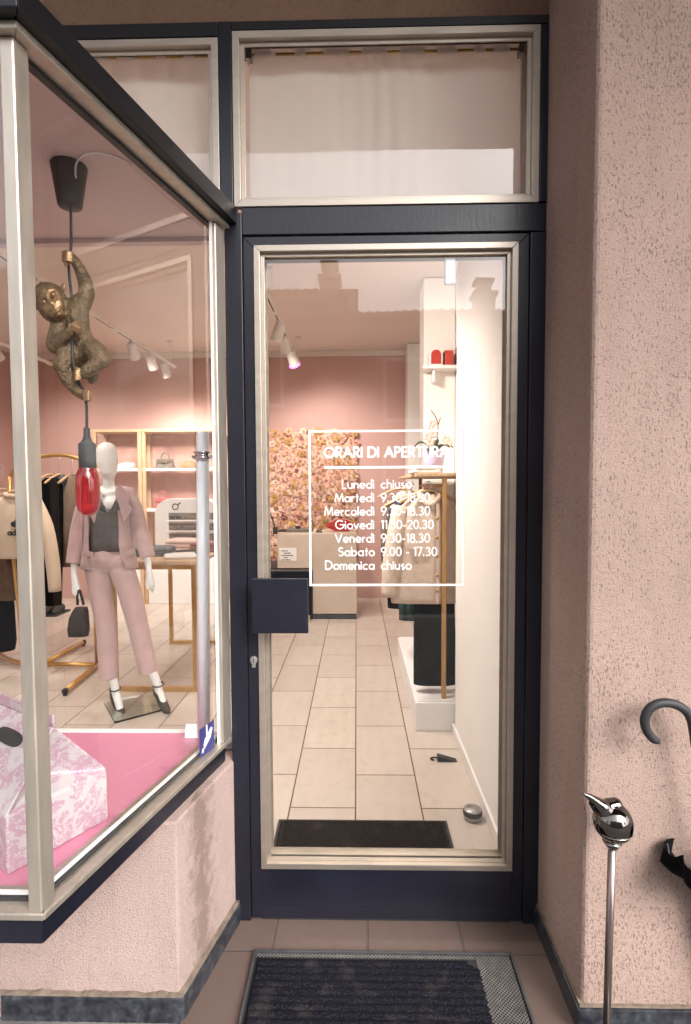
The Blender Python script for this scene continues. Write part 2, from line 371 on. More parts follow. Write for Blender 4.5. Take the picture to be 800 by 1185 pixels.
M['petal'] = mat('orchid_petal', (0.72, 0.52, 0.46), 0.6, var=0.1)
M['blue_sign'] = mat('blue_sticker', (0.035, 0.035, 0.16), 0.4, var=0.02)
M['toile'] = toile_mat('pink_toile_print')
M['sheer'] = sheer_mat('sheer_curtain', (0.88, 0.83, 0.80), 0.06)
M['brass'] = mat('brass_rod', (0.55, 0.34, 0.10), 0.3, 0.9)
M['spot_white'] = mat('spotlight_white', (0.72, 0.68, 0.64), 0.45, var=0.02)
M['spot_face'] = emit_mat('spotlight_lens', (1.0, 0.86, 0.70), 6.0)
M['magenta'] = emit_mat('magenta_light_ring', (0.75, 0.12, 0.75), 1.2)  # glow for a magenta flare at one spotlight
M['fl_pale'] = mat('silk_petal_pale', (0.76, 0.52, 0.42), 0.8, var=0.1, vscale=40)
M['fl_peach'] = mat('silk_petal_peach', (0.74, 0.43, 0.33), 0.8, var=0.12, vscale=40)
M['fl_yellow'] = mat('silk_petal_ochre', (0.62, 0.38, 0.16), 0.8, var=0.15, vscale=40)
M['fl_mauve'] = mat('silk_petal_mauve', (0.36, 0.15, 0.14), 0.8, var=0.2, vscale=40)
M['house'] = mat('house_render_warm', (0.27, 0.20, 0.165), 0.9, var=0.1, vscale=2)
M['house_pale'] = mat('house_render_pale', (0.34, 0.28, 0.24), 0.9, var=0.06, vscale=1)
M['rooftile'] = mat('clay_roof_tiles', (0.25, 0.12, 0.075), 0.9, var=0.3, vscale=12)
M['shutter'] = mat('dark_shutters', (0.05, 0.06, 0.05), 0.6, var=0.1)
M['trunk'] = mat('tree_bark', (0.09, 0.07, 0.055), 0.95, var=0.3)
M['crown'] = mat('tree_leaves', (0.045, 0.075, 0.028), 0.7, var=0.4, vscale=3)


def red_glass():
    m, n, l, b = new_mat('red_bulb_glass')
    b.inputs['Base Color'].default_value = (0.55, 0.02, 0.035, 1); b.inputs['Roughness'].default_value = 0.04
    b.inputs['Transmission Weight'].default_value = 0.8; b.inputs['IOR'].default_value = 1.2
    b.inputs['Coat Weight'].default_value = 1.0; b.inputs['Coat Roughness'].default_value = 0.03
    return m


def clear_mat():
    m, n, l, b = new_mat('clear_base_glass')
    b.inputs['Base Color'].default_value = (0.85, 0.93, 0.9, 1); b.inputs['Roughness'].default_value = 0.02
    b.inputs['Transmission Weight'].default_value = 1.0; b.inputs['IOR'].default_value = 1.35
    return m


M['bulb'] = red_glass()
M['clear'] = clear_mat()


# ------------------------------------------------------------------ mesh helpers
class MB:
    """collects shapes in world coordinates, then links them as ONE mesh object"""
    def __init__(s): s.v = []; s.f = []; s.m = []; s.cur = 0

    def add(s, vs, fs):
        o = len(s.v); s.v += [tuple(v) for v in vs]
        for f in fs: s.f.append([i + o for i in f]); s.m.append(s.cur)
        return s

    def box(s, x0, x1, y0, y1, z0, z1):
        return s.add([(x0, y0, z0), (x1, y0, z0), (x1, y1, z0), (x0, y1, z0), (x0, y0, z1), (x1, y0, z1), (x1, y1, z1), (x0, y1, z1)],
                     [(0, 3, 2, 1), (4, 5, 6, 7), (0, 1, 5, 4), (1, 2, 6, 5), (2, 3, 7, 6), (3, 0, 4, 7)])

    def obox(s, c, ax, ay, az):
        c, ax, ay, az = map(Vector, (c, ax, ay, az))
        vs = [c + ax * i + ay * j + az * k for k in (-1, 1) for j in (-1, 1) for i in (-1, 1)]
        return s.add(vs, [(0, 2, 3, 1), (4, 5, 7, 6), (0, 1, 5, 4), (1, 3, 7, 5), (3, 2, 6, 7), (2, 0, 4, 6)])

    def prism(s, poly, z0, z1):
        """vertical prism over a plan polygon (counter-clockwise)"""
        n = len(poly)
        vs = [(p[0], p[1], z0) for p in poly] + [(p[0], p[1], z1) for p in poly]
        fs = [tuple(range(n - 1, -1, -1)), tuple(range(n, 2 * n))] + [(i, (i + 1) % n, n + (i + 1) % n, n + i) for i in range(n)]
        return s.add(vs, fs)

    def slab(s, pts, d):
        """polygon of 3D points thickened by vector d"""
        n = len(pts); d = Vector(d); pts = [Vector(p) for p in pts]
        vs = pts + [p + d for p in pts]
        fs = [tuple(range(n - 1, -1, -1)), tuple(range(n, 2 * n))] + [(i, (i + 1) % n, n + (i + 1) % n, n + i) for i in range(n)]
        return s.add(vs, fs)

    def rings(s, rings, cap=True, closed=True):
        n = len(rings[0]); o = []
        for r in rings: o += [tuple(p) for p in r]
        fs = []
        for i in range(len(rings) - 1):
            for j in range(n if closed else n - 1):
                k = (j + 1) % n
                fs.append((i * n + j, i * n + k, (i + 1) * n + k, (i + 1) * n + j))
        if cap:
            fs.append(tuple(range(n - 1, -1, -1))); fs.append(tuple(range((len(rings) - 1) * n, len(rings) * n)))
        return s.add(o, fs)

    def lathe(s, c, prof, n=24, axis=(0, 0, 1)):
        a = Vector(axis).normalized(); u = a.orthogonal().normalized(); w = a.cross(u); c = Vector(c)
        return s.rings([[c + a * h + (u * math.cos(2 * PI * j / n) + w * math.sin(2 * PI * j / n)) * max(r, 1e-4) for j in range(n)] for r, h in prof])

    def tube(s, pts, r, n=10, smooth=0, cap=True):
        pts = [Vector(p) for p in pts]
        if smooth: pts = spline(pts, smooth)
        rs = r if isinstance(r, (list, tuple)) else [r] * len(pts)
        if len(rs) != len(pts):
            rs = [rs[min(len(rs) - 1, int(i * (len(rs) - 1) / (len(pts) - 1)))] * (1 - (i * (len(rs) - 1) / (len(pts) - 1)) % 1) + rs[min(len(rs) - 1, int(i * (len(rs) - 1) / (len(pts) - 1)) + 1)] * ((i * (len(rs) - 1) / (len(pts) - 1)) % 1) for i in range(len(pts))]
        t0 = (pts[1] - pts[0]).normalized(); u = t0.orthogonal().normalized(); out = []
        for i, p in enumerate(pts):
            t = (pts[min(i + 1, len(pts) - 1)] - pts[max(i - 1, 0)]).normalized()
            u = (u - t * u.dot(t)).normalized(); w = t.cross(u)
            out.append([p + (u * math.cos(2 * PI * j / n) + w * math.sin(2 * PI * j / n)) * rs[i] for j in range(n)])
        return s.rings(out, cap)

    def ball(s, c, rx, ry=None, rz=None, n=16, m=10, rot=None):
        ry = ry or rx; rz = rz or rx; c = Vector(c); q = rot or Matrix.Identity(3)
        out = []
        for i in range(m + 1):
            a = -PI / 2 + PI * i / m; k = max(math.cos(a), 1e-3)
            out.append([c + q @ Vector((rx * k * math.cos(2 * PI * j / n), ry * k * math.sin(2 * PI * j / n), rz * math.sin(a))) for j in range(n)])
        return s.rings(out)

    def build(s, name, material, parent=None, smooth=False, bevel=0.0, seg=2, fix=True):
        me = bpy.data.meshes.new(name); me.from_pydata(s.v, [], s.f); 
        if fix:
            bm = bmesh.new(); bm.from_mesh(me); bmesh.ops.recalc_face_normals(bm, faces=bm.faces[:]); bm.to_mesh(me); bm.free()
        mats = material if isinstance(material, (list, tuple)) else [material]
        for k in mats: me.materials.append(k)
        for p, mi in zip(me.polygons, s.m): p.material_index = mi; p.use_smooth = smooth
        o = bpy.data.objects.new(name, me); COL.objects.link(o)
        if parent is not None:
            o.parent = parent; o.matrix_parent_inverse = Matrix.Translation(-world_loc(parent))
        if bevel:
            b = o.modifiers.new('edge', 'BEVEL'); b.width = bevel; b.segments = seg; b.limit_method = 'ANGLE'; b.angle_limit = R(35)
            b.harden_normals = False
        return o


def world_loc(o):
    """where a thing's or part's origin stands (parts are built in world coordinates round the origin)"""
    if o.parent is None: return Vector(o.location)
    return Vector((0, 0, 0))


def spline(p, k):
    out = []
    for i in range(len(p) - 1):
        a = p[max(i - 1, 0)]; b = p[i]; c = p[i + 1]; d = p[min(i + 2, len(p) - 1)]
        for j in range(k):
            t = j / k
            out.append(0.5 * ((2 * b) + (c - a) * t + (2 * a - 5 * b + 4 * c - d) * t * t + (3 * b - a - 3 * c + d) * t ** 3))
    out.append(p[-1]); return out


def tag(o, label=None, cat=None, group=None, kind=None):
    if label: o['label'] = label
    if cat: o['category'] = cat
    if group: o['group'] = group
    if kind: o['kind'] = kind
    return o


def thing(name, label, cat, loc=(0, 0, 0), group=None):
    o = bpy.data.objects.new(name, None); COL.objects.link(o); o.location = loc; o.empty_display_size = 0.1
    return tag(o, label, cat, group)


def dup(root, delta, label=None):
    """a copy of a thing with copies of its parts and sub-parts, moved by delta"""
    r = root.copy(); COL.objects.link(r); r.location = Vector(root.location) + Vector(delta)
    if label: r['label'] = label
    for ch in list(root.children):
        c = ch.copy(); COL.objects.link(c); c.parent = r
        for g in list(ch.children):
            d = g.copy(); COL.objects.link(d); d.parent = c
    return r


def organic(name, chains, material, parent, voxel=0.006, smooth=6, extra=None):
    """one continuous body: tapered limbs merged into a single skin"""
    mb = MB()
    for ch in chains:
        pts = [Vector(c[:3]) for c in ch]; rs = [c[3] for c in ch]
        for p, r in zip(pts, rs): mb.ball(p, r, n=12, m=8)
        for i in range(len(pts) - 1):
            a, b = pts[i], pts[i + 1]; d = b - a
            if d.length < 1e-6: continue
            mb.lathe(a, [(rs[i], 0), (rs[i + 1], d.length)], 14, d)
    if extra: extra(mb)
    o = mb.build(name, material, parent, True)
    rm = o.modifiers.new('skin', 'REMESH'); rm.mode = 'VOXEL'; rm.voxel_size = voxel
    sm = o.modifiers.new('soft', 'SMOOTH'); sm.factor = 0.5; sm.iterations = smooth
    dg = bpy.context.evaluated_depsgraph_get()
    me = bpy.data.meshes.new_from_object(o.evaluated_get(dg), preserve_all_data_layers=False, depsgraph=dg)
    o.modifiers.clear(); o.data = me
    if not me.materials: me.materials.append(material)
    for p in me.polygons: p.use_smooth = True
    return o


def loft(rows, n=40, ripple=0.0, waves=7, phase=0.0, dirx=(1, 0, 0), power=2.4, cap=True, mb=None):
    """cloth body: rows (centre, half width, half depth), closed, with folds deepening downward"""
    mb = mb or MB(); dx = Vector(dirx).normalized(); dy = Vector((0, 0, 1)).cross(dx)
    out = []
    for i, (c, a, b) in enumerate(rows):
        c = Vector(c); rg = []; t = i / max(1, len(rows) - 1)
        for j in range(n):
            th = 2 * PI * j / n; ct, st = math.cos(th), math.sin(th)
            u = math.copysign(abs(ct) ** (2 / power), ct); v = math.copysign(abs(st) ** (2 / power), st)
            k = ripple * (0.25 + 0.75 * t) * (math.sin(waves * th + phase) + 0.5 * math.sin(waves * 1.7 * u + phase * 2 + t * 2))
            rg.append(c + dx * (a * u + k * 0.3 * u) + dy * (b * v + k * math.copysign(1, v)))
        out.append(rg)
    mb.rings(out, cap); return mb


# ------------------------------------------------------------------ ground, street and shell of the shop
def struct(mb, name, m, **kw):
    return tag(mb.build(name, m, **kw), kind='structure')


struct(MB().box(-300, 300, -300, 2.0, -0.5, -0.125), 'ground', M['asphalt'])
struct(MB().box(-60, 60, -2.35, 1.9, -0.124, -0.006), 'pavement', M['pavement'])
struct(MB().box(-60, 60, -2.5, -2.353, -0.122, -0.004), 'kerb', M['kerb'], bevel=0.012)
struct(MB().box(-60, 60, -9.0, -2.503, -0.124, -0.118), 'road', M['asphalt'])
struct(MB().box(-60, 60, -11.0, -9.003, -0.124, 0.0), 'far_pavement', M['pavement'])
struct(MB().box(-0.47, 0.592, 1.02, 1.80, -0.05, 0.0), 'threshold', M['tile_out'])
struct(MB().box(-4.3, 1.2, 1.803, 6.9, -0.1, 0.0), 'floor', M['tile_in'])
struct(MB().box(-4.3, 1.2, 1.90, 6.9, 3.075, 3.2), 'ceiling', M['ceiling'])
struct(MB().box(-4.3, 0.86, 6.79, 6.95, 0.0, 3.0), 'back_wall', M['pink_wall'])
struct(MB().box(-4.3, 0.86, 6.775, 6.95, 3.003, 3.072), 'cornice', M['ceiling'])
struct(MB().box(-4.45, -4.303, 1.9, 6.95, 0.0, 3.2), 'side_wall', M['pink_wall'])
_ww = MB().box(0.555, 1.1, 1.92, 3.055, 0.001, 3.07)
struct(_ww, 'white_wall', M['white_wall'], bevel=0.006)
struct(MB().box(0.80, 1.1, 3.058, 6.77, 0.001, 3.07), 'alcove_wall', M['white_wall'])
struct(MB().box(0.545, 0.797, 4.45, 4.75, 0.001, 3.07), 'pillar', M['white_wall'], bevel=0.006)
struct(MB().box(0.60, 0.797, 6.45, 6.772, 0.001, 3.07), 'pilaster', M['white_wall'], bevel=0.006)
struct(MB().box(0.541, 0.5535, 1.925, 3.066, 0.002, 0.055).box(0.541, 0.79, 3.0585, 3.0665, 0.002, 0.055), 'skirting', M['skirting'], bevel=0.003)

# right-hand wall of the entrance recess and the street front beyond it
t = thing('stucco_wall', 'rough pink stucco wall to the right of the shop door, running from the recess to the street front', 'wall', (0.577, 1.36, 0))
MB().box(0.577, 4.5, 1.36, 1.917, -0.02, 3.929).build('wall_face', M['stucco'], t, bevel=0.014, seg=3)
MB().prism([(0.565, 1.72), (0.565, 1.348), (4.5, 1.348), (4.5, 1.372), (0.589, 1.372), (0.589, 1.72)], -0.01, 0.064).build('plinth', M['granite'], t, bevel=0.003)
MB().prism([(0.571, 1.72), (0.571, 1.354), (4.5, 1.354), (4.5, 1.375), (0.59, 1.375), (0.59, 1.72)], 0.0645, 0.071).build('caulk_line', M['caulk'], t)

# bulkhead under the bay window
t = thing('bulkhead_wall', 'low pink stucco wall under the display window with a brown damp stain near the door', 'wall', (-0.474, 1.375, 0))
MB().prism([(-0.393, 1.716), (-0.4755, 1.375), (-3.4, 1.375), (-3.4, 1.90), (-0.393, 1.90)][::-1], -0.02, 0.5345).build('wall_face', M['stucco_bulk'], t, bevel=0.006)
MB().prism([(-0.381, 1.70), (-0.4625, 1.3635), (-0.952, 1.3635), (-0.952, 1.385), (-0.485, 1.385), (-0.405, 1.71)][::-1], -0.01, 0.062).build('plinth', M['granite'], t, bevel=0.003)
_c = MB(); _k = []
for i in range(61):
    x = -0.958 + i * (0.958 - 0.464) / 60
    _k.append((x, 1.366, 0.071 + 0.006 * noise.noise((x * 22, 0, 0)) + 0.003 * noise.noise((x * 90, 3, 0))))
_c.rings([[(x, 1.366, 0.06), (x, 1.366, z), (x, 1.38, z), (x, 1.38, 0.06)] for x, y, z in _k])
_c.prism([(-0.3845, 1.70), (-0.4645, 1.367), (-0.478, 1.372), (-0.395, 1.71)][::-1], 0.0625, 0.071)
_c.build('caulk_line', M['caulk'], t)

# facade left of the bay, storey above the overhang
t = thing('shop_building', 'pink rendered building over the shop with a dark soffit above the door', 'building', (0, 1.07, 2.8))
SZ, SY = 3.93, -0.80  # overhang height and reach, out of view, shaped to shade the wall tops
MB().box(-9, 9, SY, 7.0, SZ + .003, 6.2).build('upper_storey', M['stucco'], t)
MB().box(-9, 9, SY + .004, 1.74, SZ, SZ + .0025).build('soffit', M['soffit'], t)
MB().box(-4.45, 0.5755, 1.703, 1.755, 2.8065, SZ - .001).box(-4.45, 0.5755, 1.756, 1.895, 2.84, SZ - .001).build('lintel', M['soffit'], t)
MB().box(-9, -3.403, 1.36, 1.9, -0.02, SZ - .001).build('street_wall', M['stucco'], t)
MB().box(4.503, 9, 1.36, 1.9, -0.02, SZ - .001).build('street_wall', M['stucco'], t)


# houses and trees across the street (seen mirrored in the panes)
def house(x0, x1, y, ze, ridge, m, label, wins, chim, name='house'):
    t = thing(name, label, 'house', ((x0 + x1) / 2, y, 0))
    MB().box(x0, x1, y - 7, y, -0.1, ze).build('wall', m, t)
    rf = MB().slab([(x0 - .3, y + .45, ze - .08), (x1 + .3, y + .45, ze - .08), (x1 + .3, y - 3.5, ridge), (x0 - .3, y - 3.5, ridge)], (0, 0, .12))
    rf.slab([(x0 - .3, y - 3.5, ridge + .001), (x1 + .3, y - 3.5, ridge + .001), (x1 + .3, y - 7.4, ze - .08), (x0 - .3, y - 7.4, ze - .08)], (0, 0, .12))
    for i in range(int((x1 - x0) / .24)):
        x = x0 - .2 + i * .24
        rf.tube([(x, y + .47, ze + .035), (x, y - 3.45, ridge + .11)], .045, 6)
    r = rf.build('roof', M['rooftile'], t)
    for cx, cy, w, zt in chim:
        MB().box(cx - w / 2, cx + w / 2, cy - .3, cy + .3, ze, zt).box(cx - w / 2 - .08, cx + w / 2 + .08, cy - .38, cy + .38, zt + .001, zt + .12).box(cx - w / 3, cx + w / 3, cy - .22, cy + .22, zt + .121, zt + .42).box(cx - w / 2, cx + w / 2, cy - .3, cy + .3, zt + .421, zt + .5).build('chimney', M['house'], r)
    for wx, wz, ww, wh in wins:
        w = MB().box(wx - ww / 2 - .1, wx + ww / 2 + .1, y - .02, y + .05, wz - .1, wz + wh + .1).build('window', M['white_lac'], t)
        MB().box(wx - ww / 2, wx + ww / 2, y + .05, y + .056, wz, wz + wh).build('pane', M['shutter'], w)
    return t


house(-9, -0.25, -11, 6.35, 7.0, M['house'], 'warm rendered house across the street, mirrored on the left of the door glass', [(-7.5, 3.6, 1.0, 1.5), (-5, 3.6, 1.0, 1.5), (-2.5, 3.6, 1.0, 1.5), (-7.5, .8, 1, 1.6), (-2.5, .8, 1, 1.6)], [(-0.75, -12.2, .5, 7.15)])
house(-0.2, 8.5, -11.3, 5.85, 6.6, M['house_pale'], 'pale rendered house across the street with a clay tile roof, mirrored on the right', [(1.3, 3.2, 1.0, 1.5), (4.2, 3.2, 1.0, 1.5), (6.9, 3.2, 1.0, 1.5), (1.3, .8, 1, 1.6), (5.4, .8, 1.3, 1.6)], [(3.75, -13.0, .55, 6.9)])
for k, (tx, ty, th) in enumerate(((10.8, -7.8, 4.6), (-11.5, -8.2, 5.2))):
    t = thing('street_tree', ['leafy round street tree beside the pale house', 'taller leafy street tree beside the warm rendered house'][k], 'tree', (tx, ty, 0), 'trees across the street')
    MB().tube([(tx, ty, -.1), (tx + .1, ty, th * .3), (tx, ty + .1, th * .6)], [.16, .12, .07]).tube([(tx + .08, ty, th * .35), (tx + .8, ty + .3, th * .7)], [.07, .03]).tube([(tx + .08, ty, th * .4), (tx - .8, ty - .2, th * .72)], [.07, .03]).build('trunk', M['trunk'], t)
    cr = MB()
    for i in range(1500):
        a = random.uniform(0, 2 * PI); q = random.uniform(-1, 1); rr = random.random() ** .5
        p = Vector((tx + math.cos(a) * rr * 1.5 * math.sqrt(1 - q * q), ty + math.sin(a) * rr * 1.5 * math.sqrt(1 - q * q), th * .72 + q * th * .3))
        p += Vector((noise.noise(p * .8), noise.noise(p * .8 + Vector((9, 0, 0))), noise.noise(p * .8 + Vector((0, 9, 0))))) * .7
        u = Vector((random.gauss(0, 1), random.gauss(0, 1), random.gauss(0, 1))).normalized(); w = u.orthogonal().normalized()
        cr.add([p - u * .12, p + w * .07, p + u * .12, p - w * .07], [(0, 1, 2, 3)])
    cr.build('crown', M['crown'], t, fix=False)

# ------------------------------------------------------------------ door, its frame, transom lights
DY = 1.70


def frame_ring(mb, x0, x1, z0, z1, w, y0, y1):
    """mitred rectangular frame, outer x0..x1, z0..z1, member width w"""
    o = [(x0, z0), (x1, z0), (x1, z1), (x0, z1)]; i = [(x0 + w, z0 + w), (x1 - w, z0 + w), (x1 - w, z1 - w), (x0 + w, z1 - w)]
    for k in range(4):
        a, b, c, d = o[k], o[(k + 1) % 4], i[(k + 1) % 4], i[k]
        mb.add([(p[0], y, p[1]) for y in (y0, y1) for p in (a, b, c, d)],
               [(0, 1, 2, 3), (7, 6, 5, 4), (0, 4, 5, 1), (1, 5, 6, 2), (2, 6, 7, 3), (3, 7, 4, 0)])
    return mb


def bead(mb, x0, x1, z0, z1, w, y0, lip=0.004, depth=0.05):
    """glazing bead: a flat face and a rebate running back to the glass"""
    frame_ring(mb, x0, x1, z0, z1, w * 0.62, y0, y0 + 0.02)
    frame_ring(mb, x0 + w * 0.62, x1 - w * 0.62, z0 + w * 0.62, z1 - w * 0.62, w * 0.38, y0 + 0.0165, y0 + 0.0205)
    return mb


t = thing('door_frame', 'dark navy painted frame around the glazed shop door, with the rail under the transom', 'door frame', (0.09, DY, 0))
MB().box(-0.402, -0.3485, DY - 0.004, DY + 0.07, 0.002, 2.247).box(-0.412, -0.3725, DY - 0.006, DY + 0.07, 2.249, 2.806).build('jamb_post', M['navy'], t, bevel=0.002)
MB().box(0.5295, 0.5765, DY - 0.004, DY + 0.07, 0.002, 2.177).box(0.5535, 0.5765, DY - 0.006, DY + 0.07, 2.2655, 2.778).build('jamb_post', M['navy'], t, bevel=0.002)
MB().box(-0.3485, 0.5765, DY - 0.002, DY + 0.07, 2.18, 2.263).build('transom_rail', M['navy'], t, bevel=0.003)
MB().box(-0.3715, 0.5765, DY - 0.005, DY + 0.07, 2.781, 2.806).box(-1.6, -0.4135, DY - 0.005, DY + 0.07, 2.765, 2.806).build('head_rail', M['black_paint'], t, bevel=0.002)

t = thing('shop_door', 'glazed shop door in dark navy frame with white opening hours on the glass', 'door', (0.09, DY, 0.005))
lf = frame_ring(MB(), -0.3455, 0.5265, 0.009, 2.1755, 0.0335, DY, DY + 0.05)
lf.box(-0.312, 0.493, DY, DY + 0.05, 0.0425, 0.1775)
lf.build('door_leaf', M['navy'], t, bevel=0.0015)
bead(MB(), -0.3125, 0.4935, 0.1775, 2.1485, 0.030, DY - 0.006, depth=0.03).build('glazing_bead', M['alu'], t, bevel=0.0012)
bead(MB(), -0.3105, 0.4915, 0.1795, 2.1465, 0.030, DY + 0.036).build('inner_bead', M['alu'], t)
gp = MB().box(-0.290, 0.471, DY + 0.022, DY + 0.028, 0.200, 2.126).build('glass_pane', M['glass'], t)
pp = MB().box(-0.3185, -0.1475, DY - 0.078, DY - 0.066, 0.967, 1.1345)
pp.build('pull_plate', M['navy'], t, bevel=0.0025)
MB().box(-0.307, -0.262, DY - 0.066, DY - 0.0065, 1.015, 1.09).box(-0.262, -0.155, DY - 0.066, DY - 0.052, 0.985, 1.12).build('handle_bracket', M['black_paint'], t, bevel=0.002)
MB().box(-0.336, -0.145, DY + 0.055, DY + 0.085, 0.99, 1.138).build('lock_case', M['black_paint'], t, bevel=0.003)
lk = MB().lathe((-0.3285, DY + 0.002, 0.861), [(0.0125, 0), (0.0125, 0.007), (0.0105, 0.010), (0.0, 0.0102)], 24, (0, -1, 0))
lk.box(-0.334, -0.323, DY - 0.006, DY + 0.002, 0.838, 0.852)
lko = lk.build('lock_cylinder', M['alu_dull'], t)
MB().box(-0.3295, -0.3275, DY - 0.0095, DY - 0.0075, 0.855, 0.867).build('keyway', M['rubber'], lko)
MB().box(0.276, 0.311, DY + 0.0285, DY + 0.045, 2.036, 2.122).box(0.283, 0.304, DY + 0.045, DY + 0.055, 2.048, 2.09).build('door_sensor', M['white_post'], t, bevel=0.005)
MB().box(-0.31, 0.49, DY + 0.004, DY + 0.04, 0.0015, 0.0085).build('sweep_strip', M['rubber'], t)


# lettering of the opening hours: geometric sans drawn stroke by stroke
def Ln(*p): return ('l',) + p
def Ar(cx, cy, rx, a0, a1, ry=None): return ('a', cx, cy, rx, ry or rx, a0, a1)


GL = {
 'a': (.62, [Ar(.29, .3, .29, 0, 360), Ln(.58, 0, .58, .6)]), 'o': (.60, [Ar(.3, .3, .3, 0, 360)]),
 'b': (.62, [Ln(0, 0, 0, 1.05), Ar(.29, .3, .29, 0, 360)]), 'd': (.62, [Ar(.29, .3, .29, 0, 360), Ln(.58, 0, .58, 1.05)]),
 'e': (.60, [Ar(.3, .3, .3, 0, 318), Ln(.02, .3, .6, .3)]), 'c': (.52, [Ar(.3, .3, .3, 48, 312)]),
 'n': (.52, [Ln(0, 0, 0, .6), Ar(.24, .36, .24, 0, 180), Ln(.48, 0, .48, .36)]), 'u': (.52, [Ln(0, .6, 0, .24), Ar(.24, .24, .24, 180, 360), Ln(.48, 0, .48, .6)]),
 'h': (.52, [Ln(0, 0, 0, 1.05), Ar(.24, .36, .24, 0, 180), Ln(.48, 0, .48, .36)]),
 'i': (.06, [Ln(0, 0, 0, .6), Ln(0, .80, 0, .90)]), 'ì': (.08, [Ln(0, 0, 0, .6), Ln(-.13, .98, .03, .78)]),
 'l': (.06, [Ln(0, 0, 0, 1.05)]), 'r': (.30, [Ln(0, 0, 0, .6), Ar(.2, .38, .2, 55, 180)]), 't': (.30, [Ln(.15, 0, .15, .9), Ln(0, .6, .3, .6)]),
 's': (.38, [Ar(.19, .445, .15, 40, 270), Ar(.19, .155, .15, -140, 90)]), 'v': (.52, [Ln(0, .6, .25, 0), Ln(.25, 0, .5, .6)]),
 'L': (.46, [Ln(0, 0, 0, 1), Ln(0, 0, .44, 0)]), 'G': (.98, [Ar(.5, .5, .5, 45, 360), Ln(1, .5, .55, .5)]), 'V': (.78, [Ln(0, 1, .38, 0), Ln(.38, 0, .76, 1)]),
 'M': (1.0, [Ln(0, 0, .14, 1), Ln(.14, 1, .5, .12), Ln(.5, .12, .86, 1), Ln(.86, 1, 1, 0)]), 'S': (.54, [Ar(.26, .745, .235, 30, 270), Ar(.26, .26, .25, -150, 90)]),
 'D': (.80, [Ln(0, 0, 0, 1), Ln(0, 1, .28, 1), Ar(.28, .5, .5, -90, 90), Ln(.28, 0, 0, 0)]),
 'O': (1.0, [Ar(.5, .5, .5, 0, 360)]), 'R': (.58, [Ln(0, 0, 0, 1), Ln(0, 1, .24, 1), Ar(.24, .74, .26, -90, 90), Ln(.24, .48, 0, .48), Ln(.2, .48, .54, 0)]),
 'P': (.54, [Ln(0, 0, 0, 1), Ln(0, 1, .24, 1), Ar(.24, .74, .26, -90, 90), Ln(.24, .48, 0, .48)]),
 'A': (.84, [Ln(0, 0, .41, 1), Ln(.41, 1, .82, 0), Ln(.14, .32, .68, .32)]), 'I': (.06, [Ln(0, 0, 0, 1)]), 'T': (.58, [Ln(.29, 0, .29, 1), Ln(0, 1, .58, 1)]),
 'E': (.50, [Ln(0, 0, 0, 1), Ln(0, 1, .46, 1), Ln(0, .52, .44, .52), Ln(0, 0, .46, 0)]), 'U': (.64, [Ln(0, 1, 0, .31), Ar(.31, .31, .31, 180, 360), Ln(.62, .31, .62, 1)]),
 '9': (.58, [Ar(.28, .70, .28, 0, 360), Ln(.53, .57, .2, 0)]), '3': (.54, [Ar(.25, .75, .22, -90, 150), Ar(.25, .265, .26, -150, 90)]),
 '0': (.58, [Ar(.28, .5, .28, 0, 360, .5)]), '1': (.24, [Ln(.2, 0, .2, 1), Ln(.2, 1, .02, .86)]), '8': (.56, [Ar(.27, .765, .21, 0, 360), Ar(.27, .27, .27, 0, 360)]),
 '7': (.54, [Ln(0, 1, .54, 1), Ln(.54, 1, .14, 0)]), '2': (.56, [Ar(.27, .72, .27, -38, 165), Ln(.48, .55, .02, 0), Ln(.02, 0, .55, 0)]),
 'm': (.80, [Ln(0, 0, 0, .6), Ar(.19, .41, .19, 0, 180), Ln(.38, 0, .38, .41), Ar(.57, .41, .19, 0, 180), Ln(.76, 0, .76, .41)]),
 '.': (.06, [Ln(.0, -.02, .0, .1)]), '-': (.3, [Ln(0, .36, .26, .36)]), ' ': (.22, []), '/': (.4, []),
}


def text_width(s, size, gap): return sum(GL[c][0] * size + gap for c in s) - gap


def stroke_text(mb, s, x, z, size, w, y, gap, th=0.0006):
    """letters of width-w strokes on the plane y, baseline z; th = film thickness"""
    k = 0
    for ch in s:
        adv, st = GL[ch]
        for p in st:
            k += 1; yy = y - (k % 7) * 0.00004
            if p[0] == 'l':
                a = Vector((x + p[1] * size, z + p[2] * size)); b = Vector((x + p[3] * size, z + p[4] * size)); d = (b - a).normalized(); nn = Vector((-d.y, d.x)) * w / 2
                a = a - d * w * .3; b = b + d * w * .3
                q = [a - nn, b - nn, b + nn, a + nn]
                mb.slab([(v.x, yy, v.y) for v in q], (0, -th, 0))
            else:
                _, cx, cy, rx, ry, a0, a1 = p; n = max(8, int(abs(a1 - a0) / 12)); rg = []
                for i in range(n + 1):
                    th_ = R(a0 + (a1 - a0) * i / n); c, s_ = math.cos(th_), math.sin(th_)
                    o = (x + cx * size + c * (rx * size + w / 2), z + cy * size + s_ * (ry * size + w / 2)); q = (x + cx * size + c * (rx * size - w / 2), z + cy * size + s_ * (ry * size - w / 2))
                    rg.append([(o[0], yy, o[1]), (q[0], yy, q[1]), (q[0], yy - th, q[1]), (o[0], yy - th, o[1])])
                mb.rings(rg)
        x += adv * size + gap
    return mb


GY = DY + 0.0216
def gat(px, py): return at(px, py, GY)


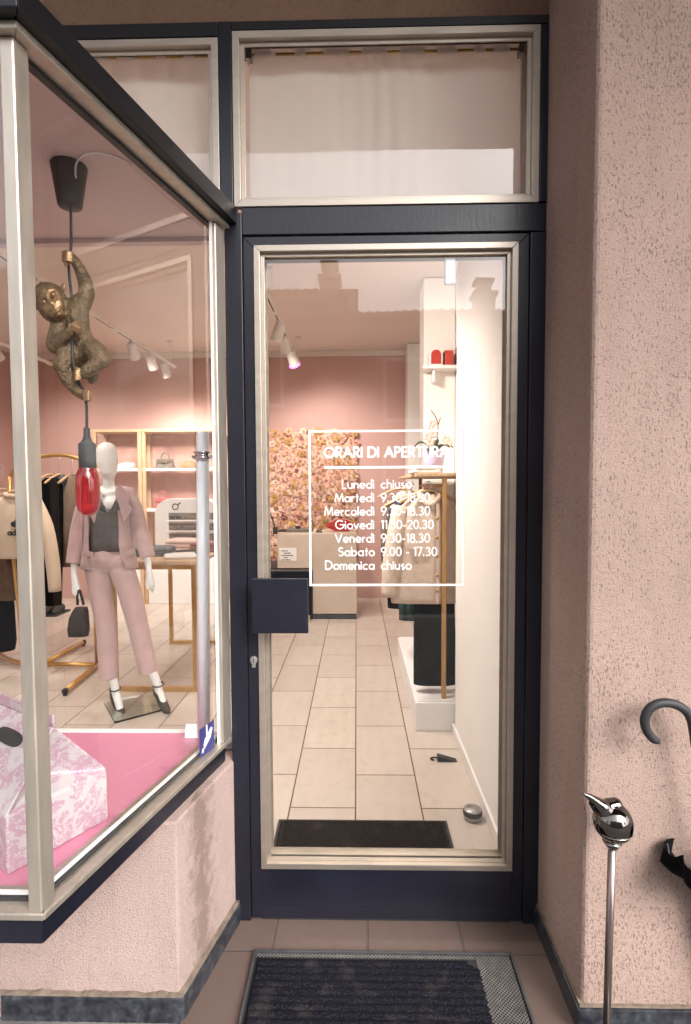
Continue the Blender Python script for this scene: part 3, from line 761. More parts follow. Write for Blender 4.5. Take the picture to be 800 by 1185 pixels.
_a, _b = gat(357, 498), gat(537, 678)
frame_ring(MB(), _a.x, _b.x, _b.z, _a.z, 0.0068, GY - 0.0006, GY).build('hours_border', M['vinyl'], gp)
_w = 0.0295
_ha, _hb = gat(376, 529), gat(519, 529)
_g = 0.0066
sz = ((_hb.x - _ha.x) - _g * 16) / (text_width('ORARI DI APERTURA', 1, 0))
stroke_text(MB(), 'ORARI DI APERTURA', _ha.x, _ha.z, sz, 0.0066, GY, _g).build('heading_lettering', M['vinyl'], gp)
MB().box(_ha.x - .002, _hb.x + .001, GY - .0006, GY, gat(400, 542.3).z, gat(400, 539.5).z).build('divider_line', M['vinyl'], gp)
ROWS = [('Lunedì', 'chiuso'), ('Martedì', '9.30-18.30'), ('Mercoledì', '9.30-18.30'), ('Giovedì', '11.30-20.30'), ('Venerdì', '9.30-18.30'), ('Sabato', '9.00 - 17.30'), ('Domenica', 'chiuso')]
_xr, _xl = gat(433.2, 600).x, gat(441.5, 600).x
for i, (d, h) in enumerate(ROWS):
    z = gat(420, 565 + 15.62 * i).z; rs = 0.0262; g = 0.0052
    mb = MB(); stroke_text(mb, d, _xr - text_width(d, rs, g), z, rs, 0.0037, GY, g)
    stroke_text(mb, h, _xl, z, rs, 0.0037, GY, g)
    mb.build('hours_lettering', M['vinyl'], gp)


# transom window above the door, and the light beside it over the bay
def transom(name, label, x0, x1, z0, z1, w):
    t = thing(name, label, 'window', ((x0 + x1) / 2, DY, z0))
    bead(MB(), x0, x1, z0, z1, w, DY - 0.004).build('glazing_bead', M['alu'], t, bevel=0.0012)
    MB().box(x0 + w * .7, x1 - w * .7, DY + 0.018, DY + 0.024, z0 + w * .7, z1 - w * .7).build('glass_pane', M['glass'], t)
    return t


transom('transom_window', 'aluminium framed transom window above the shop door with a sheer curtain behind', -0.3705, 0.5525, 2.2645, 2.7795, 0.034)
transom('transom_window', 'narrower transom window above the display bay, cut off by its dark header', -1.55, -0.4135, 2.26, 2.762, 0.034)


def curtain(x0, x1, y, z0, z1, label, ph):
    t = thing('sheer_curtain', label, 'curtain', ((x0 + x1) / 2, y, z0), 'curtains in the transom lights')
    n = 260; rows = []
    for k in range(9):
        f = k / 8; z = z0 + (z1 - z0) * f; rg = []
        for j in range(n + 1):
            x = x0 + (x1 - x0) * j / n
            a = 0.0016 + 0.0012 * math.sin(x * 9 + ph)
            rg.append((x, y + a * math.sin(x * 95 + 3.5 * math.sin(x * 7 + ph) + ph) * (0.6 + .4 * f) + 0.004 * math.sin(x * 23 + f * 2), z))
        rows.append(rg)
    MB().rings(rows, cap=False, closed=False).build('cloth', M['sheer'], t, True, fix=False)
    rz = z1 - 0.054
    MB().tube([(x0 - .005, y - 0.016, rz), (x1 + .005, y - 0.016, rz)], 0.0042, 8).build('rod', M['brass'], t, True)
    MB().box(x0 - .006, x0 + .012, y - 0.022, y + 0.012, rz - .014, rz + .014).build('bracket', M['alu_dull'], t)
    MB().box(x1 - .012, x1 + .006, y - 0.022, y + 0.012, rz - .014, rz + .014).build('bracket', M['alu_dull'], t)
    x = x0 + .02
    while x < x1 - .05:
        L = random.uniform(.03, .09)
        tn = MB().rings([[(x + L * q / 12, y - 0.0215 - .001 * math.sin(q * 2.1), rz + dz) for dz in (-.012, -.004, .006, .013)] for q in range(13)], cap=False, closed=False)
        tn.build('rod_pocket', M['sheer'], t, True, fix=False)
        x += L + random.uniform(.02, .07)


curtain(-0.337, 0.522, 1.79, 2.262, 2.822, 'sheer cream curtain on a brass rod behind the transom above the door', 0.4)
curtain(-1.52, -0.446, 1.79, 2.275, 2.822, 'sheer cream curtain behind the transom above the display bay', 2.1)

# ------------------------------------------------------------------ bay window
NX, NYv = 0.96747, -0.25302
BC = -0.60 * NX + 0.985 * NYv


def side_x(y, d): return (BC + d - NYv * y) / NX


def bay_path(d, yend=1.695):
    """plan points of the bay outline moved outward by d, from the left end to the door"""
    yf = 0.985 - d; xr = side_x(yf, d); xe = side_x(yend, d)
    return [(-3.2 - xe, yend), (-3.2 - xr, yf), (xr, yf), (xe, yend)]


def bay_ring(mb, d0, d1, z0, z1):
    o, i = bay_path(d1), bay_path(d0)
    for k in range(3): mb.prism([o[k], o[k + 1], i[k + 1], i[k]], z0, z1)
    return mb


t = thing('bay_window', 'splayed shop display window with champagne aluminium rails on a dark sill, left of the door', 'window', (-1.6, 0.985, 0.5))
GD = -0.012                       # glass line of the bay
bay_ring(MB(), -0.055, -0.008, 0.535, 0.598).build('sill_board', M['navy'], t, bevel=0.002)
bay_ring(MB(), -0.060, 0.014, 0.5985, 0.6135).build('bottom_rail', M['alu_bay'], t, bevel=0.003)
bay_ring(MB(), GD - 0.012, GD - 0.004, 0.614, 0.621).build('glazing_gasket', M['rubber'], t)
bay_ring(MB(), GD - 0.022, GD - 0.0125, 0.614, 0.6235).build('inner_rail', M['white_lac'], t)
bay_ring(MB(), -0.034, 0.028, 2.197, 2.2112).build('top_rail', M['alu_bay'], t, bevel=0.002)
bay_ring(MB(), GD - 0.012, GD + 0.004, 2.189, 2.1967).build('glazing_gasket', M['rubber'], t)
bay_ring(MB(), -0.036, 0.050, 2.2117, 2.262).build('header', M['black_paint'], t, bevel=0.003)
pl = [(-0.620, 0.973), (-0.5945, 0.973), (side_x(1.008, 0.006), 1.008), (side_x(1.014, -0.022), 1.014), (-0.620, 1.010)]
MB().prism(pl, 0.614, 2.1967).build('corner_post', M['alu_bay'], t, bevel=0.005, seg=3)
pl = [(-3.2 - x, y) for x, y in pl][::-1]
MB().prism(pl, 0.614, 2.1967).build('corner_post', M['alu_bay'], t, bevel=0.005, seg=3)
for s in (0, 1):
    pl = [(side_x(1.646, .011), 1.646), (side_x(1.694, .012), 1.694), (side_x(1.694, -.006), 1.694), (side_x(1.646, -.006), 1.646)]
    if s: pl = [(-3.2 - x, y) for x, y in pl][::-1]
    MB().prism(pl, 0.614, 2.1967).build('end_post', M['alu_bay'], t, bevel=0.003)
MB().prism([(-3.2 + 0.619, 1.004), (-0.619, 1.004), (-0.619, 1.010), (-3.2 + 0.619, 1.010)], 0.6145, 2.1965).build('glass_pane', M['glass'], t)
for s in (0, 1):
    pl = [(side_x(1.01, GD + .003), 1.01), (side_x(1.672, GD + .003), 1.672), (side_x(1.672, GD - .003), 1.672), (side_x(1.01, GD - .003), 1.01)]
    if s: pl = [(-3.2 - x, y) for x, y in pl][::-1]
    MB().prism(pl, 0.6145, 2.1965).build('glass_pane', M['glass'], t)
pl = [(side_x(1.641, .001), 1.641), (side_x(1.6455, .001), 1.6455), (side_x(1.6455, -.0055), 1.6455), (side_x(1.641, -.0055), 1.641)]
MB().prism(pl, 0.6135, 2.196).build('glazing_seal', M['white_lac'], t)
struct(MB().prism([(-3.15, 1.86), (-2.62, 1.025), (-0.645, 1.025), (-0.452, 1.69), (-0.42, 1.86)][::-1], 2.236, 2.2485).box(-3.15, -0.402, 1.83, 1.86, 2.222, 2.2355), 'bay_ceiling', M['bay_ceiling'])
t = tag(MB().prism([(-3.1, 1.772), (-2.62, 1.025), (-0.62, 1.025), (-0.452, 1.62), (-0.452, 1.772)][::-1], 0.562, 0.589).build('display_board', M['pink_board']), 'glossy pink display floor inside the bay window', 'display board')
struct(MB().box(-3.1, -0.405, 1.775, 1.795, 0.001, 0.592), 'bay_back_panel', M['white_lac'])

# surveillance sticker and small label on the bay glass
SN = Vector((NX, NYv, 0)); ST = Vector((-NYv, NX, 0))


def on_side(y, z, d): return Vector((side_x(y, d), y, z))


def side_poly(mb, pts, d0, th):
    return mb.slab([on_side(y, z, d0) for y, z in pts], SN * th)


t = thing('camera_sticker', 'dark blue video surveillance sticker with a white camera at the lower bay glass corner', 'sticker', on_side(1.59, .65, GD + .0034))
side_poly(MB(), [(1.547, .619), (1.628, .609), (1.629, .698), (1.548, .703)], GD + .0034, .0004).build('backing', M['blue_sign'], t)
cm = MB(); side_poly(cm, [(1.572, .634), (1.608, .655), (1.618, .678), (1.611, .684), (1.575, .661), (1.568, .645)], GD + .0039, .0003)
side_poly(cm, [(1.583, .669), (1.590, .673), (1.590, .6995), (1.583, .700)], GD + .0039, .0003)
side_poly(cm, [(1.559, .627), (1.566, .626), (1.569, .638), (1.562, .639)], GD + .0039, .0003)
cm.build('camera_symbol', M['vinyl'], t)
lb = at(222, 862, 1.74); lt = at(222, 847, 1.74)
tag(MB().slab([(at(214.5, 862, 1.74).x, 1.735, .5895), (at(230.5, 862, 1.74).x, 1.735, .5895), (at(230.5, 862, 1.74).x, 1.752, .628), (at(214.5, 862, 1.74).x, 1.752, .628)], (0, .001, 0)).build('paper_label', M['vinyl']), 'small blank white card standing on the pink floor beside the white tube', 'card')

# ------------------------------------------------------------------ doormat set in its tray
t = thing('doormat', 'dark ribbed entrance mat in a metal tray, bare mesh along its right side', 'doormat', (0.07, 1.35, 0))
MB().box(-0.306, 0.452, 1.104, 1.566, 0.0005, 0.0035).build('tray_base', M['rubber'], t)
fr = MB().box(-0.314, -0.307, 1.10, 1.574, 0.0006, 0.016).box(0.453, 0.460, 1.10, 1.574, 0.0006, 0.016).box(-0.3068, 0.4528, 1.567, 1.574, 0.0006, 0.016)
fr.build('tray_frame', mat('tray_grey', (.075, .075, .08), .5, .4, var=.3, vscale=30), t, bevel=0.001)
nx, ny = 150, 230; x0, x1, y0, y1 = -0.302, 0.356, 1.104, 1.553
vs, fs = [], []
for j in range(ny + 1):
    y = y0 + (y1 - y0) * j / ny
    for i in range(nx + 1):
        x = x0 + (x1 - x0) * i / nx
        rib = 0.5 + 0.5 * math.sin(2 * PI * (y + .0015 * noise.noise((x * 14, y * 8, 0))) / 0.0225)
        e = min(1, (x - x0) / .008, (x1 - x) / .008, (y1 - y) / .008)
        cr = max(0, (x - 0.325) + (y - 1.522)) * 0.6 if (x > .325 and y > 1.522) else 0
        xx = x - cr * .5; yy = y - cr * .5
        vs.append((xx, yy, 0.005 + max(0, e) * (0.005 + 0.0036 * rib ** .7 + 0.0018 * noise.noise((x * 260, y * 260, 1)) + .001 * noise.noise((x * 30, y * 30, 4)))))
for j in range(ny):
    for i in range(nx):
        a = j * (nx + 1) + i; fs.append((a, a + 1, a + nx + 2, a + nx + 1))
MB().add(vs, fs).build('carpet', M['carpet'], t, True)
ms = MB()


def mesh_strip(mb, xa, xb, ya, yb, px=0.0105, py=0.0048):
    r = 0
    y = ya
    while y < yb:
        pts = []; x = xa; k = r % 2
        while x <= xb:
            pts.append((x, min(yb, y + (py * .5 if k % 2 else -py * .5)), 0.0095 + (.0012 if k % 2 else 0))); x += px / 2; k += 1
        for a, b in zip(pts, pts[1:]):
            d = (Vector(b) - Vector(a)); nn = Vector((-d.y, d.x, 0)).normalized() * .0006
            mb.slab([Vector(a) - nn, Vector(b) - nn, Vector(b) + nn, Vector(a) + nn], (0, 0, -.002))
        y += py; r += 1


mesh_strip(ms, 0.348, 0.452, 1.106, 1.565); mesh_strip(ms, -0.305, 0.346, 1.5565, 1.5655)
ms.build('metal_mesh', M['alu_dull'], t)

# ------------------------------------------------------------------ things standing outside by the right-hand wall
t = thing('bird_stake', 'dark chrome bird ball with a pointed beak on a thin metal rod', 'garden ornament', (0.604, 1.27, 0))
c = at(708, 951, 1.27)


def q(px, py, r, dy=0.0, Y=1.27):
    p = at(px, py, Y + dy); return (p.x, p.y, p.z, r)


bc = at(709.5, 951, 1.27)
bb = MB().ball(bc, .0445, .0445, .0480, 48, 32, Matrix.Rotation(-.35, 3, 'Y')).build('bird_body', M['dark_chrome'], t, True)
organic('beak', [[q(703, 940, .024, -.004), q(697, 934, .0185, -.008), q(690, 928, .0125, -.010), q(683, 922.5, .008, -.011), q(675.5, 918.5, .0028, -.012)], [q(704, 934, .020, .0), q(712, 932, .018, .0)], [q(698, 938, .016, .0), q(690, 935, .011, -.004), q(684, 929, .006, -.008)]], M['dark_chrome'], bb, 0.0014, 14)
MB().tube([bc + Vector((.0452 * math.sin(a) * math.cos(.32), -.0452 * math.cos(a) * math.cos(.32), -.0165)) for a in [(-1 + k / 12) * 1.0 for k in range(25)]], .0006, 6).build('body_seam', M['chrome'], bb, True)
MB().lathe(at(708.5, 981, 1.27), [(.006, -.004), (.0125, 0), (.0165, .008), (.022, .0155)], 24).build('collar', M['dark_chrome'], t, True)
b0 = at(708.3, 981, 1.27); MB().tube([b0, (0.600, 1.27, 0.02)], .0088, 16).build('rod', mat('rod_steel', (.24, .19, .175), .3, .85), t, True)
MB().lathe((0.600, 1.27, 0), [(.07, 0), (.07, .012), (.062, .02), (.012, .024)], 32).build('base_plate', M['dark_chrome'], t, True)

t = thing('umbrella', 'furled black umbrella with a crook handle leaning on the stucco wall', 'umbrella', (0.83, 1.29, 0))
UY = 1.30
hk = [at(a, b, UY) for a, b in ((763, 858), (756, 855), (748, 844), (746.5, 831), (753, 819), (766, 813.5), (781, 815), (793, 822), (800, 833), (803, 848), (805, 866))]
MB().tube(hk, [.0062, .0105, .0108, .0108, .0108, .0108, .0108, .0108, .0108, .0105, .0098], 16, smooth=5).build('crook_handle', M['rubber'], t, True)
sh0, sh1 = at(805, 866, UY), Vector((0.955, 1.33, 0.012))
MB().tube([sh0, sh1], .0055, 10).build('shaft', M['alu_dull'], t, True)
ax = (sh1 - sh0).normalized(); cn = MB(); rg = []
for k, (f, r) in enumerate(((.345, .088), (.375, .100), (.405, .084), (.45, .042), (.52, .030), (.7, .025), (.93, .011))):
    p = sh0 + (sh1 - sh0) * f; u = ax.orthogonal().normalized(); w = ax.cross(u)
    rg.append([p + (u * math.cos(2 * PI * j / 64) + w * math.sin(2 * PI * j / 64)) * r * (1 + .16 * math.sin(8 * 2 * PI * j / 64 + k * .2)) - ax * (0.022 * abs(math.sin(4 * 2 * PI * j / 64)) if k == 0 else 0) for j in range(64)])
cn.rings(rg, cap=False); cn.build('canopy', M['black_cloth'], t, True, fix=False)
for j in range(8):
    rb = MB()
    a = 2 * PI * j / 8 + .2; u = ax.orthogonal().normalized(); w = ax.cross(u); e = (u * math.cos(a) + w * math.sin(a))
    p = sh0 + (sh1 - sh0) * .345; rb.tube([p + e * .092 + ax * .03, p + e * .092 - ax * .022], .0016, 6)
    rb.build('rib_tip', M['alu_dull'], t)

# ------------------------------------------------------------------ bay display: monkey pendant lamp and toile box
LY = 1.422; LS = LY / 630


def L(px, py, r=None, dy=0.0):
    p = at(px, py, LY + dy)
    return p if r is None else (p.x, p.y, p.z, r * LS)


t = thing('monkey_pendant', 'pendant lamp with a bronze monkey clinging to its black cord above the display', 'pendant lamp', (L(80, 192).x, LY, 2.235))
p = L(80, 193); zc = 2.2355
MB().lathe((p.x, LY, 0), [(.0425, zc), (.044, zc - .002), (.0295, zc - .100), (.027, zc - .104), (.006, zc - .104)], 32).build('ceiling_rose', M['lamp_black'], t, True)
MB().tube([L(82, 238), L(82.5, 270), L(82, 290), L(79.5, 303), L(81, 325), L(83.5, 348), L(84, 372, dy=-.035), L(83.5, 400, dy=-.036), L(86, 425, dy=-.034), L(94, 448, dy=-.02), L(99.5, 462), L(100.5, 480), L(100.5, 502)], .0036, 10, smooth=6).build('cord', M['lamp_black'], t, True)
def on_ceiling(px, py, z=2.2315):
    d = FW + RT * ((px - _cx) / _f) - UP * ((py - _cy) / _f); return EYE + d * ((z - EYE.z) / d.z)


MB().tube([L(88, 206, dy=-.03), L(87.5, 196, dy=-.032), on_ceiling(90, 186), on_ceiling(100, 178), on_ceiling(118, 177), on_ceiling(136, 182), on_ceiling(152, 190)], .0022, 8, smooth=6).build('white_cable', M['white_lac'], t, True)
body = organic('monkey_figure', [
    [L(91, 352, 11), L(89, 366, 13.2, -.004), L(91, 384, 12.8, -.002), L(97, 400, 14.5), L(98, 408, 13)],             # trunk
    [L(84, 356, 10), L(72, 354, 10, -.006), L(62, 350, 15, -.012)],                                                   # neck to head
    [L(57.5, 346, 18.5, -.014), L(61, 358, 14.5, -.024), L(65, 361, 9.5, -.040)],                                     # skull and muzzle
    [L(95, 352, 10.5), L(100.5, 340, 8.8), L(99.5, 328, 8.0, -.004), L(93, 312, 6.4, -.004), L(87, 302, 5.4, -.006), L(82, 297, 5.4, -.006)],   # raised arm
    [L(80, 364, 10), L(69, 378, 9.5, -.012), L(64.5, 394, 9.6, -.022), L(63.5, 400, 9.2, -.026)],                     # other upper arm
    [L(63.5, 399, 9, -.026), L(73, 391, 7.6, -.040), L(82, 384, 6, -.048)],                                           # its forearm across the cord
    [L(88, 402, 13), L(78, 414, 11.5, -.02), L(73, 424, 10.5, -.026)],                                                # left thigh
    [L(73, 424, 10, -.026), L(80, 440, 8.6, -.018), L(90, 452, 7.2, -.012), L(97, 457, 6.5, -.006)],                  # left shank
    [L(103, 402, 13), L(112, 408, 12, -.018), L(118, 416, 10, -.03)],                                                 # right thigh
    [L(117, 417, 9.4, -.03), L(106, 426, 7.8, -.034), L(97, 432, 6.4, -.036), L(92, 434, 6, -.036)],                  # right shank
    [L(96, 416, 11, .012), L(104, 424, 9, .014), L(107, 436, 7, .012), L(106, 441, 4, .01)],                          # rump
], M['bronze'], t, 0.0030, 5)


def fp(u, v, d, r): return L(56.5 + .79 * u + .52 * v, 345 - .61 * u + .85 * v, r, -.014 - d)


face = organic('face', [
    [fp(-11.5, 1, .026, 2.6), fp(-9.5, -4, .034, 2.9), fp(-5, -5.5, .040, 3.0), fp(0, -3.8, .042, 2.8), fp(5, -5.5, .040, 3.0), fp(9.5, -4, .034, 2.9), fp(11.5, 1, .026, 2.6)],   # brow
    [fp(0, -4, .040, 3.0), fp(0, 3, .042, 2.6), fp(.4, 8, .046, 3.2)], [fp(-2.4, 9.5, .045, 1.9), fp(0, 9.8, .047, 2.0), fp(2.4, 9.5, .045, 1.9)],                               # nose
    [fp(-9.5, 6, .028, 4.4), fp(-6, 12, .031, 6.2), fp(0, 13.5, .034, 7.2), fp(6, 12, .031, 6.2), fp(9.5, 6, .028, 4.4)],                                                       # cheeks and muzzle
    [fp(-7.5, 16.5, .036, 1.5), fp(-3.5, 17.6, .044, 1.6), fp(0, 18, .046, 1.6), fp(3.5, 17.6, .044, 1.6), fp(7.5, 16.5, .036, 1.5)],                                               # upper lip
    [fp(-5.5, 20.6, .034, 1.8), fp(0, 22, .040, 2.0), fp(5.5, 20.6, .034, 1.8)], [fp(-3, 23, .026, 4.6), fp(3, 23, .026, 4.6)],                                                   # lower lip and chin
    [fp(-7, 1, .026, 4.6), fp(-10, 4, .022, 4.0)], [fp(7, 1, .026, 4.6), fp(10, 4, .022, 4.0)],
], M['bronze_light'], body, 0.0014, 4)
for u in (-6.6, 6.6):
    e = fp(u, .4, .0375, 2.7); MB().ball(e[:3], e[3], e[3], e[3], 14, 10).build('eye', M['bronze_light'], body, True)
for ex, ey, a in ((73.2, 333, .5), (41.5, 354, -.9)):
    pp = L(ex, ey, dy=-.004)
    MB().ball(pp, .0072, .004, .0115, 14, 8, Matrix.Rotation(a * .5, 3, 'Y')).build('ear', M['bronze_light'], body, True)


def hand(name, palm, pr, fingers):
    ch = [[L(*palm[:2], pr, palm[2])]]
    for f in fingers: ch.append([L(x, y, r, d) for x, y, r, d in f])
    organic(name, ch, M['bronze_light'], body, 0.0016, 2)


hand('hand', (79.5, 297, -.006), 5.0, [[(83, 293 + k * 3.2, 2.0, -.016), (78, 291.6 + k * 3.2, 2.1, -.022), (73.6, 292.4 + k * 3.2, 2.0, -.014), (74, 293 + k * 3.2, 1.8, -.002)] for k in range(4)] + [[(80, 304, 2.1, -.01), (76, 306, 2.0, -.016)]])
hand('hand', (83.5, 382, -.050), 4.6, [[(82.5 + k * 2.7, 382.5 + k * 1.3 - 2, 1.9, -.058), (84.5 + k * 2.6, 376 + k * 1.5, 1.9, -.062), (88 + k * 2.3, 372 + k * 2.6, 1.7, -.055)] for k in range(4)] + [[(80, 381, 2, -.054), (81.5, 376, 1.8, -.056)]])
hand('foot', (91.5, 434, -.038), 4.8, [[(94 - k * .4, 429.5 + k * 3.0, 1.9, -.044), (88.5, 430 + k * 3.0, 2.0, -.05), (86.5, 431 + k * 3.0, 1.7, -.042)] for k in range(4)] + [[(93, 428, 2, -.044), (89, 426.5, 1.9, -.046)]])
hand('foot', (100, 458, -.008), 4.8, [[(97 + k * .4, 453 + k * 3.0, 1.9, -.018), (102, 453.5 + k * 3, 2.0, -.022), (106.5 - k * .6, 454.5 + k * 2.8, 1.7, -.014)] for k in range(4)])
MB().lathe(L(100.5, 500), [(.004, .012), (.0075, .010), (.0085, -.012), (.012, -.022), (.0215, -.032), (.0215, -.0925), (.019, -.0945)], 4 * 8).build('socket', M['lamp_grey'], t, True)
bl = MB().lathe(L(101, 536), [(.019, -.002), (.0205, -.013), (.0245, -.022), (.0285, -.036), (.030, -.055), (.0302, -.085), (.0292, -.108), (.025, -.124), (.016, -.135), (.004, -.139)], 32).build('bulb', M['bulb'], t, True)
fm = MB()
for k in range(6):
    a = k * PI / 3; fm.tube([L(101, 545) + Vector((math.cos(a) * .004, math.sin(a) * .004, 0)), L(101, 585) + Vector((math.cos(a) * .014, math.sin(a) * .014, 0))], .0006, 6)
fm.tube([L(101, 540), L(101, 560)], .004, 8); fm.build('filament', M['brass'], bl)

# toile box: gabled, folded-in end towards the door
t = thing('toile_box', 'white gable-top box printed with pink toile flowers on the pink display floor', 'gift box', (-0.80, 1.28, 0.59))
zb = 0.5895
N0, F0 = Vector((-0.742, 1.100, zb)), Vector((-0.617, 1.299, zb))
ev = F0 - N0; lv = Vector((-ev.y, ev.x, 0)).normalized() * 0.34
hs_ = 0.128; hr = 0.275
mid = (N0 + F0) / 2; up = Vector((0, 0, 1)); ins = lv * 0.17
# body walls, roof panels meeting at a ridge, end gussets folded inwards
A, B_, C_, D_ = N0, F0, F0 + lv, N0 + lv
e1 = mid + up * hr + lv * 0.06; e2 = mid + up * hr + lv * 0.94
g1 = mid + up * (hs_ + .018) + lv * 0.22; g2 = mid + up * (hs_ + .018) + lv * 0.78
v = [A, B_, C_, D_, A + up * hs_, B_ + up * hs_, C_ + up * hs_, D_ + up * hs_, e1, e2, g1, g2]
bx = MB().add(v, [(0, 3, 2, 1), (0, 1, 5, 4), (2, 3, 7, 6), (1, 2, 6, 5), (3, 0, 4, 7), (4, 8, 9, 7), (6, 9, 8, 5), (4, 5, 10), (5, 8, 10), (8, 4, 10), (6, 7, 11), (7, 9, 11), (9, 6, 11)])
bxo = bx.build('box_body', M['toile'], t, bevel=0.006, seg=3)
fn = (ev.normalized())
MB().slab([e1 - fn * .003, e2 - fn * .003, e2 - fn * .003 + up * .026, e1 - fn * .003 + up * .026], fn * .006).build('ridge_flap', M['toile'], t, bevel=0.002)
rp = (e1 - (A + up * hs_))
nr = (D_ - A).cross(rp).normalized(); nr = nr if nr.y < 0 or nr.z > 0 else -nr
cpt = (A + D_) / 2 + up * hs_ + ((e1 + e2) / 2 - ((A + D_) / 2 + up * hs_)) * .70 - lv * .06; lu = lv.normalized(); ru = ((e1 + e2) / 2 - ((A + D_) / 2 + up * hs_)).normalized()
hpts = []
for k in range(24):
    a = 2 * PI * k / 24; cx_ = .055 * math.copysign(abs(math.cos(a)) ** .6, math.cos(a)); cz_ = .017 * math.sin(a)
    hpts.append(cpt + lu * cx_ + ru * cz_ + nr * .001)
MB().slab(hpts, nr * .004).build('hand_hole', M['rubber'], t)

t = thing('display_post', 'white tube with a chrome collar standing at the door end of the display floor', 'post', (-0.507, 1.747, 0.59))
pb = at(236, 852, 1.747); pt = at(234.5, 500, 1.747)
MB().tube([(pb.x, 1.747, 0.5895), pt], .0205, 24).build('tube', M['white_post'], t, True)
pc = at(234.8, 527, 1.747)
MB().lathe(pc, [(.021, -.014), (.030, -.012), (.030, -.003), (.0235, -.002), (.0235, .006), (.031, .007), (.031, .012), (.021, .0125)], 28).tube([(pc.x - .034, 1.744, pc.z - .004), (pc.x + .038, 1.744, pc.z - .004)], .0045, 8).build('collar', M['chrome'], t, True)

# ------------------------------------------------------------------ mannequin in a pink trouser suit
MY = 3.40; MS = MY / 630


def m4(px, py, r, dy=0.0):
    p = at(px, py, MY + dy); return (p.x, p.y, p.z, r * MS)


def m3(px, py, dy=0.0):
    return at(px, py, MY + dy)


t = thing('mannequin', 'white egg-headed mannequin in a dusty pink trouser suit on a glass base', 'mannequin', (-1.52, 3.4, 0))
organic('body', [
    [m4(124, 524, 12.6, -.0), m4(124.5, 535, 12.0, -.005), m4(126, 545, 9.5, -.012), m4(126, 550, 7)],
    [m4(126, 548, 6.4, .005), m4(126, 565, 6.6, .01), m4(126, 578, 11, .01)],
    [m4(101, 573, 6.5, .01), m4(113, 570, 8, .01), m4(126, 574, 10, .005), m4(139, 570, 8, .01), m4(151, 573, 6.5, .01)],
    [m4(117, 585, 12, -.01), m4(135, 585, 12, -.01)], [m4(119, 600, 12), m4(133, 600, 12)], [m4(126, 590, 14), m4(126, 636, 11)],
    [m4(101, 573, 6, .01), m4(91, 612, 5, 0), m4(86, 650, 4.0, -.03), m4(86, 664, 3.6, -.04), m4(88, 676, 4.6, -.05), m4(91, 686, 3.6, -.055), m4(92.5, 694, 2.0, -.055)],
    [m4(88, 672, 2.2, -.06), m4(84, 682, 1.6, -.07), m4(86, 690, 1.4, -.07)],
    [m4(151, 573, 6, .01), m4(163, 612, 5, 0), m4(171, 648, 4.0, -.03), m4(172.5, 660, 3.6, -.04), m4(174, 670, 4.4, -.05), m4(176.5, 678, 3.2, -.055), m4(176.5, 685, 1.6, -.055)],
    [m4(172, 667, 2.2, -.06), m4(169.5, 675, 1.6, -.07), m4(171, 682, 1.4, -.07)],
    [m4(113, 655, 9), m4(123, 725, 7.5), m4(126, 770, 6.5), m4(132, 790, 5.2), m4(135, 804, 5), m4(139, 820, 4.2, -.06)],
    [m4(141, 655, 9), m4(160, 725, 7.5), m4(170, 765, 6.5), m4(180, 786, 5.2), m4(185, 802, 5), m4(191, 818, 4.2, -.06)],
], M['mannequin'], t, 0.0075, 5)


def trous(mb):
    for a, b, r0, r1 in (((123, 725), (126, 785), 11.2, 10.6), ((160, 725), (172.5, 778), 11.8, 10.9)):
        a, b = m3(*a), m3(*b); mb.lathe(a, [(r0 * MS, 0), (r1 * MS, (b - a).length)], 20, b - a)
    mb.lathe(m3(126, 652), [(14 * MS, 0), (16.4 * MS, .03), (16 * MS, .09)], 28)


organic('trousers', [[m4(113, 658, 14.6, .01), m4(117, 688, 13), m4(123, 725, 11.2)], [m4(141, 658, 14.6, .01), m4(151, 688, 13.4), m4(160, 725, 11.8)], [m4(112, 650, 14), m4(140, 650, 14)]], M['suit'], t, 0.0075, 3, extra=trous)
tb = loft([(m3(126, 637), 20 * MS, 15.2 * MS), (m3(126, 622), 19.5 * MS, 15.2 * MS), (m3(126, 607), 20 * MS, 15.5 * MS), (m3(126, 594), 21 * MS, 17.5 * MS), (m3(126, 588), 20.5 * MS, 16.5 * MS)], 36, .003, 9)
for s in ((108.5, 588, 112, 569, 124.5, 594), (143, 588, 139.5, 566, 126, 594)):
    tb.slab([m3(s[0], s[1], -.085), m3(s[2], s[3], -.055), m3(s[4], s[5], -.098)], (0, .035, 0))
tb.build('camisole', M['top'], t, True)


def open_jacket():
    mb = MB(); rows = []
    for py, hw, hd, gapL, gapR in ((563, 19, 11, 12, 12), (568, 26, 13, 13, 12.5), (578, 29, 14.5, 14, 14), (592, 28, 16, 17, 16), (610, 26.5, 15.5, 18.5, 17), (628, 27.5, 16, 19, 17), (645, 31, 17.5, 17, 20), (657, 33, 18.5, 13, 24)):
        c = m3(126, py); rg = []
        aL = math.asin(min(.95, gapL / hw)); aR = math.asin(min(.95, gapR / hw))
        for j in range(41):
            a = -aR - (2 * PI - aL - aR) * j / 40        # from the right front edge round the back to the left one
            fold = .004 * math.sin(a * 7 + py * .05)
            rg.append(c + Vector((-math.sin(a) * (hw * MS + fold), -math.cos(a) * (hd * MS + fold), 0)))
        rows.append(rg)
    mb.rings(rows, cap=False, closed=False)
    return mb


